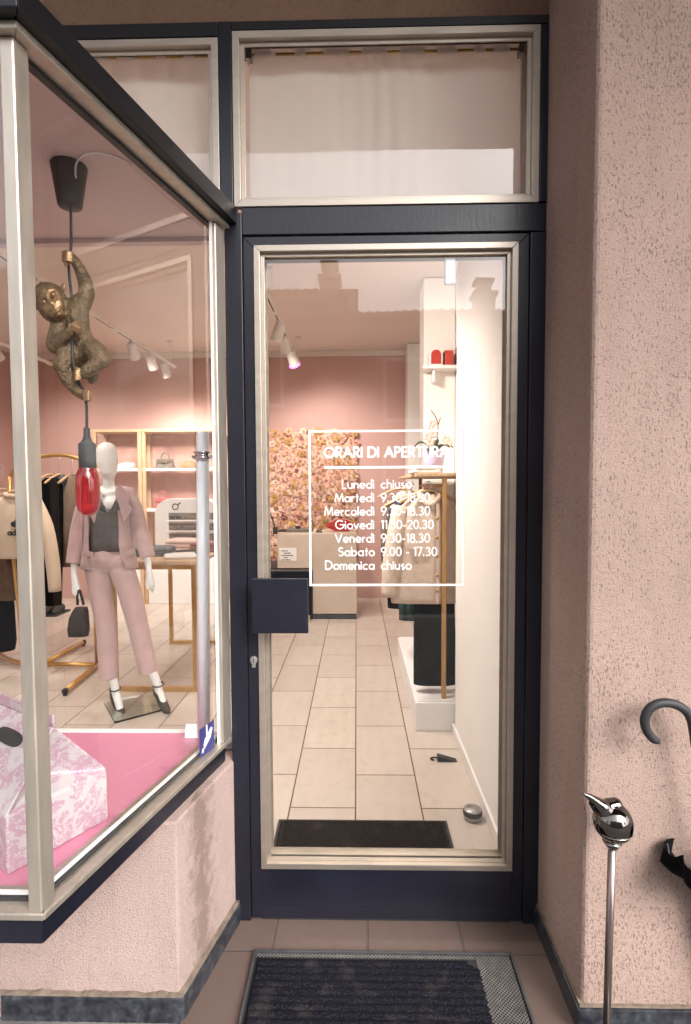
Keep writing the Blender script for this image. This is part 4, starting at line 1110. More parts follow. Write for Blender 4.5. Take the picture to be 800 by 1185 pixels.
jo = open_jacket().build('jacket_body', M['suit'], t, True, fix=False)
sd = jo.modifiers.new('thick', 'SOLIDIFY'); sd.thickness = 0.007; sd.offset = 0
lp = MB()
for P in (((112.5, 561), (117, 570), (109, 606), (104, 596), (100, 590), (105, 583), (103, 577)), ((138, 559), (133.5, 570), (143.5, 606), (149, 596), (153, 589), (148, 583), (150, 576))):
    lp.slab([m3(a, b, -.082 - .016 * max(0, min(1, (b - 565) / 30))) for a, b in P], (0, .006, 0))
lp.build('lapels', M['suit_dark'], t, bevel=.002)
MB().slab([m3(96, 636, -.098), m3(108, 639, -.102), m3(108, 645, -.102), m3(96, 642, -.098)], (0, -.008, 0)).build('pocket_flap', M['suit_dark'], t, bevel=.002)
MB().slab([m3(144, 639, -.102), m3(156, 634, -.098), m3(157, 640, -.098), m3(145, 645, -.102)], (0, -.008, 0)).build('pocket_flap', M['suit_dark'], t, bevel=.002)


def sleeve(a, b):
    def ex(mb):
        p, q_ = m3(*a[:2], a[2]), m3(*b[:2], b[2]); mb.lathe(p, [(9.0 * MS, 0), (8.6 * MS, (q_ - p).length)], 20, q_ - p)
    return ex


organic('sleeve', [[m4(103.5, 573, 9, .01), m4(97, 590, 9.6, .005), m4(91, 612, 9.0, 0)]], M['suit'], t, .0065, 4, sleeve((91, 612, 0), (85.5, 652, -.03)))
organic('sleeve', [[m4(149, 572, 9, .01), m4(156, 590, 9.6, .005), m4(162.5, 612, 9.0, 0)]], M['suit'], t, .0065, 4, sleeve((162.5, 612, 0), (171.5, 645, -.03)))
for a, b, c_, nm in (((132, 806), (137, 817), (141, 826), 0), ((182, 801), (188, 812), (193, 822), 1)):
    s = organic('shoe', [[m4(*a, 4.8, .005), m4(*b, 5.4, -.03), m4(*c_, 4.9, -.075), m4(c_[0] + 2.5, c_[1] + 2.0, 2.0, -.115)]], M['leather_dark'], t, .005, 2)
    ank = m3(a[0] + 1.5, a[1] - 9)
    MB().tube([ank + Vector((math.cos(k * PI / 8) * 6.0 * MS, math.sin(k * PI / 8) * 6.0 * MS, math.sin(k * PI / 8) * .006)) for k in range(17)], .0045, 6).tube([m3(a[0] - 4.5, a[1] - 8, .01), m3(a[0] - 3.5, a[1] + 4, .01)], .004, 6).build('ankle_strap', M['leather_dark'], s, True)
gb = [at(120, 815, 1), at(133, 838, 1), at(193, 822, 1), at(176, 804, 1)]
gb = [Vector((EYE.x + (p.x) * (1.413 / (1.413 - p.z)), p.y * (1.413 / (1.413 - p.z)))) for p in gb]
MB().prism([(p.x, p.y) for p in gb][::-1], 0.002, 0.014).build('glass_base', M['clear'], t, bevel=.002)

t = thing('handbag', 'small dark handbag hanging from the left hand of the mannequin', 'handbag', m3(91, 716, -.06))
hb = loft([(m3(91, 736, -.06), 10.5 * MS, .030), (m3(91, 728, -.06), 11.6 * MS, .036), (m3(91.5, 714, -.06), 10 * MS, .034), (m3(93, 707, -.06), 8.2 * MS, .028), (m3(94, 702.5, -.06), 6.5 * MS, .016)], 32, .002, 5, power=4.5)
hb.build('bag_body', M['suede'], t, True)
MB().tube([m3(90, 700, -.06), m3(90, 690, -.065), m3(92, 683, -.065), m3(94.5, 690, -.06), m3(97, 700, -.06)], .0085, 8, smooth=5).build('bag_handle', M['leather_dark'], t, True)


# ------------------------------------------------------------------ clothes rails and hanging clothes
def floor_at(px, py, z=0.0):
    p = at(px, py, 1.0); k = (z - EYE.z) / (p.z - EYE.z)
    return Vector((p.x * k, p.y * k, z))


t = thing('clothes_rack', 'golden clothes rack with an arched top rail and a zigzag foot, behind the bay window', 'clothes rack', (-2.25, 4.15, 0))
arc = [(-2.70, 4.2, 1.50), (-2.65, 4.2, 1.555), (-2.56, 4.2, 1.61), (-2.47, 4.2, 1.645), (-2.36, 4.2, 1.66), (-2.24, 4.2, 1.655), (-2.13, 4.2, 1.617), (-2.075, 4.195, 1.54), (-2.05, 4.18, 1.40)]
MB().tube(arc, .015, 10, smooth=5).build('top_rail', M['gold'], t, True)
MB().tube([(-2.05, 4.18, 1.40), (-2.03, 4.14, .03)], .014, 10).tube([(-2.70, 4.2, 1.50), (-2.72, 4.19, 1.2), (-2.60, 4.15, .03)], .014, 10).build('upright', M['gold'], t, True)
MB().tube([(-2.60, 4.155, .03), (-2.024, 4.139, .03)], .016, 10).tube([(-2.024, 4.139, .03), (-1.983, 3.586, .03)], .018, 10).tube([(-2.463, 4.157, .03), (-2.44, 4.747, .03)], .018, 10).tube([(-2.60, 4.155, .03), (-2.80, 4.25, .032), (-3.0, 4.44, .04), (-3.1, 4.62, .08)], .018, 10, smooth=5).build('foot_frame', M['gold'], t, True)
MB().lathe((-1.983, 3.60, .03), [(.0195, -.004), (.021, .016), (.012, .024)], 14, (0.07, -1, 0)).lathe((-1.983, 3.59, .001), [(.014, 0), (.014, .014)], 12).build('foot_cap', M['rubber'], t, True)
MB().lathe((-2.44, 4.737, .03), [(.0195, -.004), (.021, .016), (.012, .024)], 14, (0.04, 1, 0)).lathe((-2.44, 4.74, .001), [(.014, 0), (.014, .014)], 12).build('foot_cap', M['rubber'], t, True)


def hanger(name, label, c, w, axis, zrail, mtl, group):
    t = thing(name, label, 'hanger', c, group)
    c = Vector(c); a = Vector(axis).normalized() * w / 2
    mb = MB().tube([c - a + Vector((0, 0, -.07)), c - a * .45 + Vector((0, 0, -.022)), c, c + a * .45 + Vector((0, 0, -.022)), c + a + Vector((0, 0, -.07))], .010, 8, smooth=5)
    mb.build('bar', mtl, t, True)
    MB().tube([c, c + Vector((0, 0, zrail - c.z - .03)), c + Vector((0, 0, zrail - c.z - .005)) + a * .10, c + Vector((0, 0, zrail - c.z + .016)), c + Vector((0, 0, zrail - c.z - .002)) - a * .08], .0028, 6, smooth=4).build('hook', M['chrome'], t, True)
    return t


def garment(name, label, cat, rows, mtl, dirx=(1, 0, 0), ripple=.006, waves=7, sleeves=(), group=None, slr=.05):
    t = thing(name, label, cat, rows[-1][0], group)
    loft(rows, 44, ripple, waves, random.random() * 6, dirx).build('cloth', mtl, t, True)
    for s in sleeves:
        n = len(s); rg = []
        mb = MB(); mb.tube(s, [slr, slr * 1.05, slr * .95, slr * .85][:n] if n <= 4 else slr, 14, smooth=4)
        mb.build('sleeve', mtl, t, True)
    return t


def h3(px, py, Y): return at(px, py, Y)


# bay side, from front to back
Y0 = 4.0
hd = garment('sweatshirt', 'cream hooded sweatshirt with a black three-leaf logo hanging behind the corner post of the bay', 'sweatshirt',
             [(h3(20, 646, Y0), .185, .05), (h3(19.5, 640, Y0), .195, .062), (h3(19, 615, Y0), .20, .07), (h3(19, 592, Y0), .195, .068), (h3(19, 581, Y0), .165, .055), (h3(18, 573, Y0), .075, .04)],
             M['cream'], ripple=.006, waves=6, sleeves=[[h3(40, 580, Y0), h3(53, 610, Y0 - .02), h3(61, 650, Y0 - .03), h3(64, 684, Y0 - .03)], [h3(-2, 580, Y0), h3(-9, 610, Y0), h3(-14, 650, Y0), h3(-16, 684, Y0)]], slr=.052)
lg = MB(); ly = 0.0; lc = h3(19, 611, Y0 - .076)
for a in (-.62, 0, .62):
    u = Vector((math.sin(a), 0, math.cos(a))); w = Vector((u.z, 0, -u.x)); tip = .062 if a == 0 else .056
    pts = [lc + u * tip * f + w * g for f, g in ((.12, 0), (.5, -.019), (.8, -.016), (1, 0), (.8, .016), (.5, .019))]
    lg.slab(pts, (0, -.003 - abs(a) * .0005, 0))
for k in range(3):
    pass
lgo = lg.build('leaf_logo', M['rubber'], hd)
wrd = stroke_text(MB(), 'adidas', lc.x - .062, lc.z - .052, .040, .009, lc.y - .001, .006, .002).build('logo_lettering', M['rubber'], hd)
nb = MB().tube([h3(19, 572, Y0) + Vector((math.cos(a) * .072, math.sin(a) * .045 - .01, math.sin(a) * .012)) for a in [2 * PI * k / 16 for k in range(17)]], .016, 8).build('neckband', M['cream'], hd, True)
hanger('clothes_hanger', 'wooden hanger holding the cream sweatshirt on the golden rack', tuple(h3(18, 568, Y0 + .005)), .36, (1, .1, 0), 1.64, M['oak'], None)
garment('jacket', 'black jacket hanging just behind the cream sweatshirt on the golden rack', 'jacket',
        [(h3(54, 700, 4.2), .115, .05), (h3(54, 640, 4.2), .12, .07), (h3(55, 585, 4.2), .115, .08), (h3(58, 562, 4.2), .09, .07), (h3(61, 553, 4.2), .04, .035)], M['black_cloth'], ripple=.010, waves=8)
garment('blouse', 'slate grey blouse between the black jacket and the taupe dress on the golden rack', 'blouse',
        [(h3(70, 640, 4.28), .075, .05), (h3(69, 580, 4.28), .08, .08), (h3(69, 557, 4.28), .075, .075), (h3(68, 548, 4.28), .03, .03)], M['grey_cloth'], ripple=.008, waves=8)
garment('dress', 'taupe dress at the door end of the golden rack', 'dress',
        [(h3(82, 655, 4.3), .085, .06), (h3(82, 610, 4.3), .08, .08), (h3(83, 570, 4.3), .075, .085), (h3(84, 555, 4.3), .055, .06), (h3(84, 549, 4.3), .03, .03)], M['taupe'], ripple=.010, waves=9)
garment('skirt', 'dark brown skirt hanging below the cream sweatshirt at the far left', 'skirt',
        [(h3(4, 694, 4.25), .14, .05), (h3(4, 668, 4.25), .13, .055), (h3(4, 636, 4.25), .11, .05)], M['brown_cloth'], ripple=.012, waves=9)
garment('tote_bag', 'black soft tote bag standing near the floor at the far left', 'bag', [(h3(0, 752, 4.3), .115, .07), (h3(0, 742, 4.3), .125, .08), (h3(-1, 700, 4.3), .115, .07), (h3(-1, 690, 4.3), .105, .05)], M['black_cloth'], ripple=.004)
hanger('clothes_hanger', 'light wooden hanger slanting at the far left edge of the bay', tuple(h3(3, 566, 4.35)), .34, (.5, 1, 0), 1.58, M['oak'], None)
for k, xx in enumerate((58, 69, 84)):
    hanger('clothes_hanger', ['wooden hanger under the shoulders of the black jacket', 'wooden hanger under the shoulders of the slate blouse', 'wooden hanger under the shoulders of the taupe dress'][k], tuple(h3(xx, 549, 4.2 + .05 * k)), .30, (.25, 1, 0), 1.652 - .01 * (k == 2), M['oak'], 'hangers on the golden rack')
for k, (a, b) in enumerate(((57, 690), (67, 688))):
    t = thing('shoe', ['left shoe of the black pair beneath the sweatshirt sleeve', 'right shoe of the black pair beneath the sweatshirt sleeve'][k], 'shoe', floor_at(a, b), 'pair of black shoes')
    p = h3(a, b, 6.0)
    organic('shoe_body', [[(p.x, 6.05, .05, .05), (p.x + .02, 5.95, .045, .045), (p.x + .04, 5.85, .035, .035)]], M['leather_dark'], t, .01, 2)
    MB().box(p.x - .05, p.x + .09, 5.80, 6.1, .001, .018).build('sole', M['rubber'], t, bevel=.005)

# ------------------------------------------------------------------ shelf unit and bags
t = thing('shelf_unit', 'light oak shelf unit against the pink wall, with white shelves for handbags', 'shelf unit', (-2.4, 6.6, 0))
sx0, sx1, sy0, sy1 = -3.14, -1.66, 6.44, 6.772
fr = MB()
for xx in (sx0, -2.6, sx1 - .045): fr.box(xx, xx + .045, sy0, sy0 + .045, .001, 2.06)
for xx in (sx0 + .002, -2.598, sx1 - .043): fr.box(xx, xx + .041, sy1 - .05, sy1 - .01, .001, 2.058)
fr.box(-2.548, -2.512, sy0, sy0 + .04, .001, 2.059)
fr.build('post', M['oak'], t, bevel=.003)
MB().box(sx0 - .005, sx1 + .005, sy0 - .006, sy1 - .004, 2.0605, 2.095).build('top_board', M['oak'], t, bevel=.003)
for z in (1.60, 1.115, .62): MB().box(sx0 + .048, sx1 - .048, sy0 + .01, sy1 - .055, z, z + .03).build('shelf', M['white_lac'], t, bevel=.002)
MB().box(sx0, sx1, sy1 - .009, sy1 - .001, .7, 2.055).build('back_panel', mat('shelf_back_pink', (.60, .34, .29), .7), t)
MB().box(sx0 + .048, -2.602, sy0 + .012, sy1 - .056, .001, .605).box(-2.51, sx1 - .048, sy0 + .012, sy1 - .056, .001, .605).build('base_cabinet', M['white_lac'], t, bevel=.003)


def handbag(name, label, px, py, w, h, d, mtl, Y=6.58):
    c = at(px, py, Y); t = thing(name, label, 'handbag', c)
    loft([(c, w * .5, d * .5), (c + Vector((0, 0, h * .1)), w * .52, d * .52), (c + Vector((0, 0, h * .7)), w * .46, d * .4), (c + Vector((0, 0, h)), w * .42, d * .22)], 32, .002, 5, power=5).build('bag_body', mtl, t, True)
    MB().tube([c + Vector((-w * .22, 0, h)), c + Vector((-w * .2, 0, h * 1.35)), c + Vector((0, 0, h * 1.6)), c + Vector((w * .2, 0, h * 1.35)), c + Vector((w * .22, 0, h))], .009, 8, smooth=5).build('handle', mtl, t, True)
    MB().slab([c + Vector((a * w, -d * .42, b * h)) for a, b in ((-.42, .95), (-.40, .66), (0, .55), (.40, .66), (.42, .95))], (0, -.012, 0)).build('flap', mtl, t, bevel=.003)
    MB().box(c.x - .012, c.x + .012, c.y - d * .42 - .022, c.y - d * .42 - .0125, c.z + h * .55, c.z + h * .66).build('clasp', M['brass'], t)


handbag('handbag', 'grey structured handbag with a looped handle on the upper shelf', 191.5, 543, .215, .125, .12, M['bag_grey'])
handbag('handbag', 'rose leather handbag with a looped handle on the shelf behind the eyewear stand', 189, 588, .20, .13, .12, M['bag_rose'])
c = at(219, 542.5, 6.58); t = thing('clutch_bag', 'small brown straw clutch beside the grey handbag', 'clutch bag', c)
loft([(c, .085, .05), (c + Vector((0, 0, .03)), .095, .055), (c + Vector((0, 0, .07)), .075, .045), (c + Vector((0, 0, .10)), .035, .025)], 28, .004, 9).build('bag_body', M['straw'], t, True)
c = at(147, 543, 6.58); t = thing('shoe_pair', 'pair of white shoes on the upper shelf behind the mannequin head', 'shoes', c)
for k in (-1, 0, 1): organic('shoe', [[(c.x + k * .055, c.y + .05, c.z + .045, .04), (c.x + k * .055, c.y - .02, c.z + .04, .036), (c.x + k * .055, c.y - .1, c.z + .025, .025)]], M['white_cloth'], t, .008, 2)
c = at(224, 586, 6.58); t = thing('hat', 'small folded rose hat behind the eyewear stand', 'hat', c)
MB().lathe(c, [(.10, 0), (.10, .008), (.06, .014), (.055, .07), (.03, .085), (0, .087)], 24).build('felt', M['rose_cloth'], t, True)

# ------------------------------------------------------------------ display table
t = thing('display_table', 'golden framed display table with a light wooden top behind the mannequin', 'table', (-1.40, 4.2, 0))
tx0, tx1, ty0, ty1, tz = -1.685, -1.10, 3.66, 4.82, 0.90
for yy in (ty0, ty1 - .03):
    nm = 'leg_frame'
    mb = MB().box(tx0, tx0 + .03, yy, yy + .03, .001, tz - .022).box(tx1 - .03, tx1, yy, yy + .03, .001, tz - .022).box(tx0 + .0305, tx1 - .0305, yy + .001, yy + .029, .001, .031).box(tx0 + .0305, tx1 - .0305, yy + .001, yy + .029, tz - .052, tz - .0225)
    mb.build(nm, M['gold'], t, bevel=.002)
MB().box(tx0 - .01, tx1 + .02, ty0 - .015, ty1 + .015, tz - .0215, tz + .008).build('table_top', M['oak'], t, bevel=.006, seg=3)
tz2 = tz + .0085


def fold(name, label, cat, c, w, d, h, mtl, rot=0.0, n=3):
    t = thing(name, label, cat, c); c = Vector(c); dx = Vector((math.cos(rot), math.sin(rot), 0))
    for k in range(n):
        z = c.z + h * k / n
        loft([(Vector((c.x, c.y, z)), w / 2 * (1 - .04 * k), d / 2 * .96), (Vector((c.x + .003 * k, c.y, z + h / n * .45)), w / 2 * (1.03 - .04 * k), d / 2), (Vector((c.x, c.y, z + h / n * .97)), w / 2 * (.95 - .04 * k), d / 2 * .92)], 36, .006, 5 + k, k, dx, 5).build('fold', mtl, t, True)


fold('folded_knit', 'folded grey knit at the near left of the table', 'folded clothes', (-1.50, 3.98, tz2), .30, .26, .06, M['grey_cloth'], .2)
fold('folded_knit', 'folded pale pink knit lying on the table below the eyewear stand', 'folded clothes', (-1.36, 4.28, tz2), .30, .22, .09, M['pale_cloth'], -.2)
fold('folded_knit', 'folded rose knit on the right of the table', 'folded clothes', (-1.20, 4.22, tz2), .20, .24, .075, M['rose_cloth'], .1)
fold('folded_shirt', 'white cotton shirt spread at the near right corner of the table', 'folded clothes', (-1.24, 3.86, tz2), .27, .24, .022, M['white_cloth'], .3, 1)
t = thing('belt', 'dark leather belt curled on the white shirt', 'belt', (-1.2, 3.9, tz2 + .023))
MB().tube([(-1.32, 3.93, tz2 + .031), (-1.22, 3.97, tz2 + .033), (-1.14, 3.93, tz2 + .031), (-1.15, 3.85, tz2 + .031)], .008, 8, smooth=5).build('strap', M['leather_dark'], t, True)
# eyewear stand
EY = 4.55; c0 = at(180, 640, EY); ex0 = c0.x; ex1 = at(254, 640, EY).x; ez1 = at(200, 577, EY).z
t = thing('eyewear_stand', 'white arched countertop stand with four trays of sunglasses and a small logo', 'display stand', (ex0, EY, tz2))
pts = [(ex0, EY, tz2), (ex1, EY, tz2), (ex1, EY, ez1 - .14)] + [(ex1 - .14 + .14 * math.cos(a), EY, ez1 - .14 + .14 * math.sin(a)) for a in [R(q_) for q_ in range(10, 91, 10)]] + [(ex0 + .14 - .14 * math.sin(a), EY, ez1 - .14 + .14 * math.cos(a)) for a in [R(q_) for q_ in range(0, 91, 10)]]
MB().slab(pts, (0, .16, 0)).build('stand_body', M['white_lac'], t, bevel=.004)
tr0 = at(195.5, 600, EY).x; tr1 = ex1 - .03
for k in range(4):
    zt = at(200, 593.5 + 12.1 * k, EY).z; zb_ = at(200, 601.5 + 12.1 * k, EY).z
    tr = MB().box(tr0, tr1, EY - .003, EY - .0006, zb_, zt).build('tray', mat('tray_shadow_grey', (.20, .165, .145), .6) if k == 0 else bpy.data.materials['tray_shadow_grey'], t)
    MB().box(tr0 - .008, tr1 + .008, EY - .045, EY - .0005, zb_ - .012, zb_ - .001).build('tray_lip', M['white_lac'], t, bevel=.002)
    for j in range(3):
        gx = tr0 + .06 + j * .125; s = MB()
        for dx in (-.027, .027): s.ball((gx + dx, EY - .02, zb_ + .022), .023, .008, .015, 12, 6)
        s.tube([(gx - .05, EY - .018, zb_ + .028), (gx - .05, EY + .0, zb_ + .024)], .003, 6).tube([(gx + .05, EY - .018, zb_ + .028), (gx + .05, EY, zb_ + .024)], .003, 6).tube([(gx - .05, EY - .02, zb_ + .028), (gx + .05, EY - .02, zb_ + .028)], .003, 6)
        g = s.build('sunglasses', [M['leather_dark'], M['taupe'], M['bag_grey']][(j + k) % 3], None, True)
        tag(g, f"{['dark', 'brown tinted', 'grey'][(j + k) % 3]} sunglasses, {['leftmost', 'middle', 'rightmost'][j]} on the {['top', 'second', 'third', 'lowest'][k]} tray of the white stand", 'sunglasses', 'sunglasses on the eyewear stand')
lo = at(203, 586.5, EY)
mb = MB(); ringp = [(lo.x + math.cos(a) * .024, EY - .0012, lo.z + math.sin(a) * .024) for a in [2 * PI * k / 24 for k in range(25)]]
mb.tube(ringp, .0045, 6).tube([(lo.x + .016, EY - .0012, lo.z + .012), (lo.x + .045, EY - .0012, lo.z + .034)], .005, 6)
mb.build('ring_logo', M['leather_dark'], t, True)

# ------------------------------------------------------------------ track lights
def spot_head(label, base, aim, power=1.0, ring=False):
    """white cylinder head on a stem under a ceiling rail; carries its own lamp"""
    base, aim = Vector(base), Vector(aim)
    t = thing('track_spotlight', label, 'spotlight', base, 'white spotlights on the ceiling tracks')
    d = (aim - base).normalized(); hc = base + Vector((0, 0, -.09))
    MB().box(base.x - .016, base.x + .016, base.y - .05, base.y + .05, base.z - .026, base.z - .0125).tube([base + Vector((0, 0, -.022)), hc], .008, 8).build('stem', M['spot_white'], t)
    MB().lathe(hc - d * .07, [(.030, 0), (.040, .008), (.046, .03), (.049, .15), (.049, .158), (.042, .158), (.040, .148)], 24, d).build('head', M['spot_white'], t, True)
    MB().lathe(hc + d * .076, [(.039, 0), (.038, .003), (0, .004)], 24, d).build('lens', M['spot_face'], t)
    if ring:
        u = d.orthogonal().normalized(); w = d.cross(u)
        MB().tube([hc + d * .092 + (u * math.cos(2 * PI * k / 24) + w * math.sin(2 * PI * k / 24)) * .052 for k in range(25)], .0055, 8).build('light_ring', M['magenta'], t, True)  # added glowing ring imitating a magenta flare
    la = bpy.data.lights.new('spot_lamp', 'SPOT'); la.energy = LAMP_W * power; la.spot_size = R(105); la.spot_blend = 0.9; la.shadow_soft_size = .09; la.color = (1, .905, .82)
    lo_ = bpy.data.objects.new('spot_lamp', la); COL.objects.link(lo_)
    lo_.location = hc + d * .10 - base; lo_.rotation_euler = d.to_track_quat('-Z', 'Y').to_euler(); lo_.parent = t
    return t


def track(x, y0, y1, z, label):
    t = thing('ceiling_track', label, 'light track', (x, (y0 + y1) / 2, z), 'ceiling light tracks')
    MB().box(x - .018, x + .018, y0, y1, z - .012, z + .02).build('rail', M['spot_white'], t, bevel=.002)
    sl = MB(); y = y0 + .2
    while y < y1 - .2: sl.box(x - .005, x + .005, y, y + .32, z - .0135, z - .0122); y += .42
    sl.build('slot', M['rubber'], t)
    for y in (y0 + .15, (y0 + y1) / 2, y1 - .15): MB().tube([(x, y, z + .02), (x, y, 3.0745)], .0035, 8).lathe((x, y, 3.052), [(.03, 0), (.03, .022)], 16).build('drop_rod', M['spot_white'], t)


track(-0.648, 2.15, 6.3, 2.80, 'white ceiling track running into the shop behind the door')
track(-2.12, 2.15, 6.4, 2.80, 'white ceiling track running into the shop behind the bay window')
track(-3.45, 2.6, 6.4, 2.80, 'white ceiling track beyond the corner post of the bay window')
for i, (y, a, pw, rg) in enumerate(((2.45, (0.52, 3.0, .85), 1.1, False), (3.35, (.70, 3.5, .9), 1.1, False), (4.62, (-1.6, 5.2, .3), .9, False), (5.0, (-.5, 6.7, 1.2), .75, False), (5.55, (-.3, 6.75, 1.5), .75, True))):  # first two heads unseen, added to brighten the wall and clothes
    spot_head(['spotlight on the door track, aimed at the white wall by the door', 'spotlight on the door track, aimed at the clothes on the right', 'nearest visible spotlight on the door track, turned to the left', 'middle spotlight behind the door glass, turned to the flower wall', 'lowest spotlight behind the door glass, with a magenta light ring'][i], (-0.648, y, 2.80), a, pw, rg)
spot_head('spotlight on the door track, aimed at the white pillar', (-0.648, 2.9, 2.80), (.62, 4.45, 1.7), 1.3)  # unseen head, added because the pillar stayed dull
for i, (y, a, pw) in enumerate(((2.5, (-1.5, 3.3, 1.1), .65), (3.6, (-2.2, 4.2, .5), .7), (5.20, (-2.3, 6.7, 1.2), .8), (5.66, (-2.0, 6.75, 1.3), .8), (6.08, (-1.9, 6.78, 1.0), .5))):  # first two heads unseen, added to light the mannequin and rack
    spot_head(['spotlight on the bay track, aimed down at the mannequin', 'spotlight on the bay track, aimed at the golden rack', 'first of three white spotlights over the shelf unit', 'second of three white spotlights over the shelf unit', 'third of three white spotlights over the shelf unit'][i], (-2.12, y, 2.80), a, pw)
for i, (y, a, pw) in enumerate(((4.35, (-3.0, 5.0, .3), .8), (5.2, (-3.3, 6.7, 1.2), .9))):
    spot_head(['spotlight left of the corner post, nearer of two', 'spotlight left of the corner post, farther of two'][i], (-3.45, y, 2.80), a, pw)

# ------------------------------------------------------------------ flower wall and counter
t = thing('flower_wall', 'wall panel of silk roses in peach, cream and mauve behind the counter', 'flower wall', (-.7, 6.75, 1.5))
fx0, fx1, fz0, fz1 = -1.45, -.03, .55, 2.075
MB().box(fx0, fx1, 6.755, 6.786, fz0, fz1).build('panel', M['fl_peach'], t)
fb = MB(); k = 0
pts = []
tries = 0
while len(pts) < 520 and tries < 20000:
    tries += 1
    p = (random.uniform(fx0, fx1 + .015), random.uniform(fz0, fz1 + .015))
    if all((p[0] - a[0]) ** 2 + (p[1] - a[1]) ** 2 > .045 ** 2 for a in pts): pts.append(p)
for fx, fz in pts:
    r = random.uniform(.030, .062); u0 = random.random() * 6
    n = Vector((random.uniform(-.35, .35), -1, random.uniform(-.35, .35))).normalized(); a1 = n.orthogonal().normalized(); a2 = n.cross(a1); c = Vector((fx, 6.745, fz)) + n * random.uniform(0, .025)
    col = random.choice((0, 0, 0, 0, 1, 1, 1, 2) if random.random() < .86 else (1, 2, 3))
    for ring_, (np_, ro, hh, cc) in enumerate(((6, 1.0, .1, col), (5, .72, .35, col), (4, .45, .6, 2 if random.random() < .35 else col), (3, .22, .75, 3 if random.random() < .2 else 2))):
        fb.cur = cc
        for j in range(np_):
            a = u0 + 2 * PI * j / np_ + ring_ * .5; w = PI / np_ * 1.25
            e = lambda an, rr, h: c + (a1 * math.cos(an) + a2 * math.sin(an)) * r * rr + n * r * h
            fb.add([e(a, ro * .15, hh * .4), e(a - w, ro * .75, hh), e(a, ro * 1.05, hh * .75 + .05), e(a + w, ro * .75, hh)], [(0, 1, 2, 3)])
fb.build('blossoms', [M['fl_pale'], M['fl_peach'], M['fl_yellow'], M['fl_mauve']], t, True, fix=False)
bpy.data.objects['blossoms']['kind'] = 'stuff'

t = thing('sales_counter', 'beige sales counter with a dark shelf gap in front of the flower wall', 'counter', (-.5, 5.9, 0))
MB().box(-.49, -.004, 5.69, 6.25, .06, .915).build('counter_body', M['counter'], t, bevel=.004)
MB().box(-.825, -.4935, 5.60, 6.2, .56, .915).build('counter_front', M['counter'], t, bevel=.004)
MB().box(-1.12, -.4935, 5.62, 6.18, .49, .5595).build('shelf_gap', M['rubber'], t)
MB().box(-1.10, -.4935, 5.60, 6.2, .001, .489).build('counter_base', M['counter'], t, bevel=.003)
MB().box(-.485, -.01, 5.71, 6.2, .001, .0595).build('toe_kick', M['rubber'], t)


def on(px, Y): return at(px, 600, Y).x


cy = 5.72
t = thing('card_reader', 'black card reader with a thin upright antenna on the left of the counter', 'card reader', (on(319, 5.62), 5.62, .9))
MB().box(on(316, 5.62), on(321, 5.62), 5.60, 5.66, .916, .985).box(on(322, 5.62), on(331, 5.62), 5.605, 5.66, .935, .962).build('reader_body', M['lamp_black'], t, bevel=.004)
MB().tube([(on(318, 5.62), 5.63, .985), (on(312.5, 5.62), 5.66, 1.13)], .007, 8).build('antenna', M['lamp_black'], t)
MB().box(on(307, 5.62), on(321, 5.62), 5.57, 5.598, .875, .893).build('cable_shelf', M['oak'], t)
t = thing('laptop', 'grey laptop lying closed on the counter', 'laptop', (on(345, 5.85), 5.85, .916))
MB().box(on(331, 5.85), on(361, 5.85), 5.80, 6.02, .9155, .935).build('laptop_base', M['bag_grey'], t, bevel=.005)
MB().box(on(331, 5.85) + .002, on(361, 5.85) - .002, 5.803, 6.018, .9355, .950).build('lid', M['bag_grey'], t, bevel=.005)
MB().box(on(342, 5.85), on(347, 5.85), 5.86, 5.92, .9505, .98).build('card_holder', M['lamp_black'], t, bevel=.003)
t = thing('stapler', 'small black stapler beside the laptop', 'stapler', (on(369, 5.8), 5.8, .916))
MB().box(on(366, 5.8), on(373, 5.8), 5.77, 5.83, .9155, .928).build('stapler_base', M['lamp_black'], t, bevel=.003)
MB().slab([(on(366, 5.8), 5.775, .930), (on(373, 5.8), 5.775, .940), (on(373, 5.8), 5.775, .953), (on(367, 5.8), 5.775, .943)], (0, .05, 0)).build('stapler_arm', M['lamp_black'], t, bevel=.003)
t = thing('red_bag', 'red pointed leather purse standing on the right of the counter', 'purse', (on(394, 5.9), 5.9, .916))
pr = [(on(375.5, 5.9), 5.9, .975), (on(389, 5.9), 5.88, 1.045), (on(400, 5.9), 5.88, 1.045), (on(413, 5.9), 5.9, .985), (on(404, 5.9), 5.9, .917), (on(388, 5.9), 5.9, .917)]
MB().slab(pr, (0, .07, 0)).build('purse_body', M['red'], t, bevel=.008, seg=3)
MB().slab([(on(379, 5.9), 5.893, .972), (on(389, 5.9), 5.873, 1.04), (on(400, 5.9), 5.873, 1.04), (on(409, 5.9), 5.893, .98), (on(394, 5.9), 5.888, .955)], (0, -.008, 0)).build('flap', M['red'], t, bevel=.003)
t = thing('notice', 'small printed notices taped to the counter front', 'notice', (on(335, 5.59), 5.598, .75))
MB().box(on(323, 5.6), on(343, 5.6), 5.5975, 5.5992, at(330, 649, 5.6).z, at(330, 634, 5.6).z).build('paper', M['white_cloth'], t)
nb_ = MB()
for k in range(5):
    zz = at(330, 637 + 2.6 * k, 5.6).z; nb_.box(on(325 + (k % 2) * 3, 5.6), on(333 + (k % 3) * 3, 5.6), 5.5962, 5.5972, zz - .008, zz)
nb_.build('print', M['bag_grey'], t)

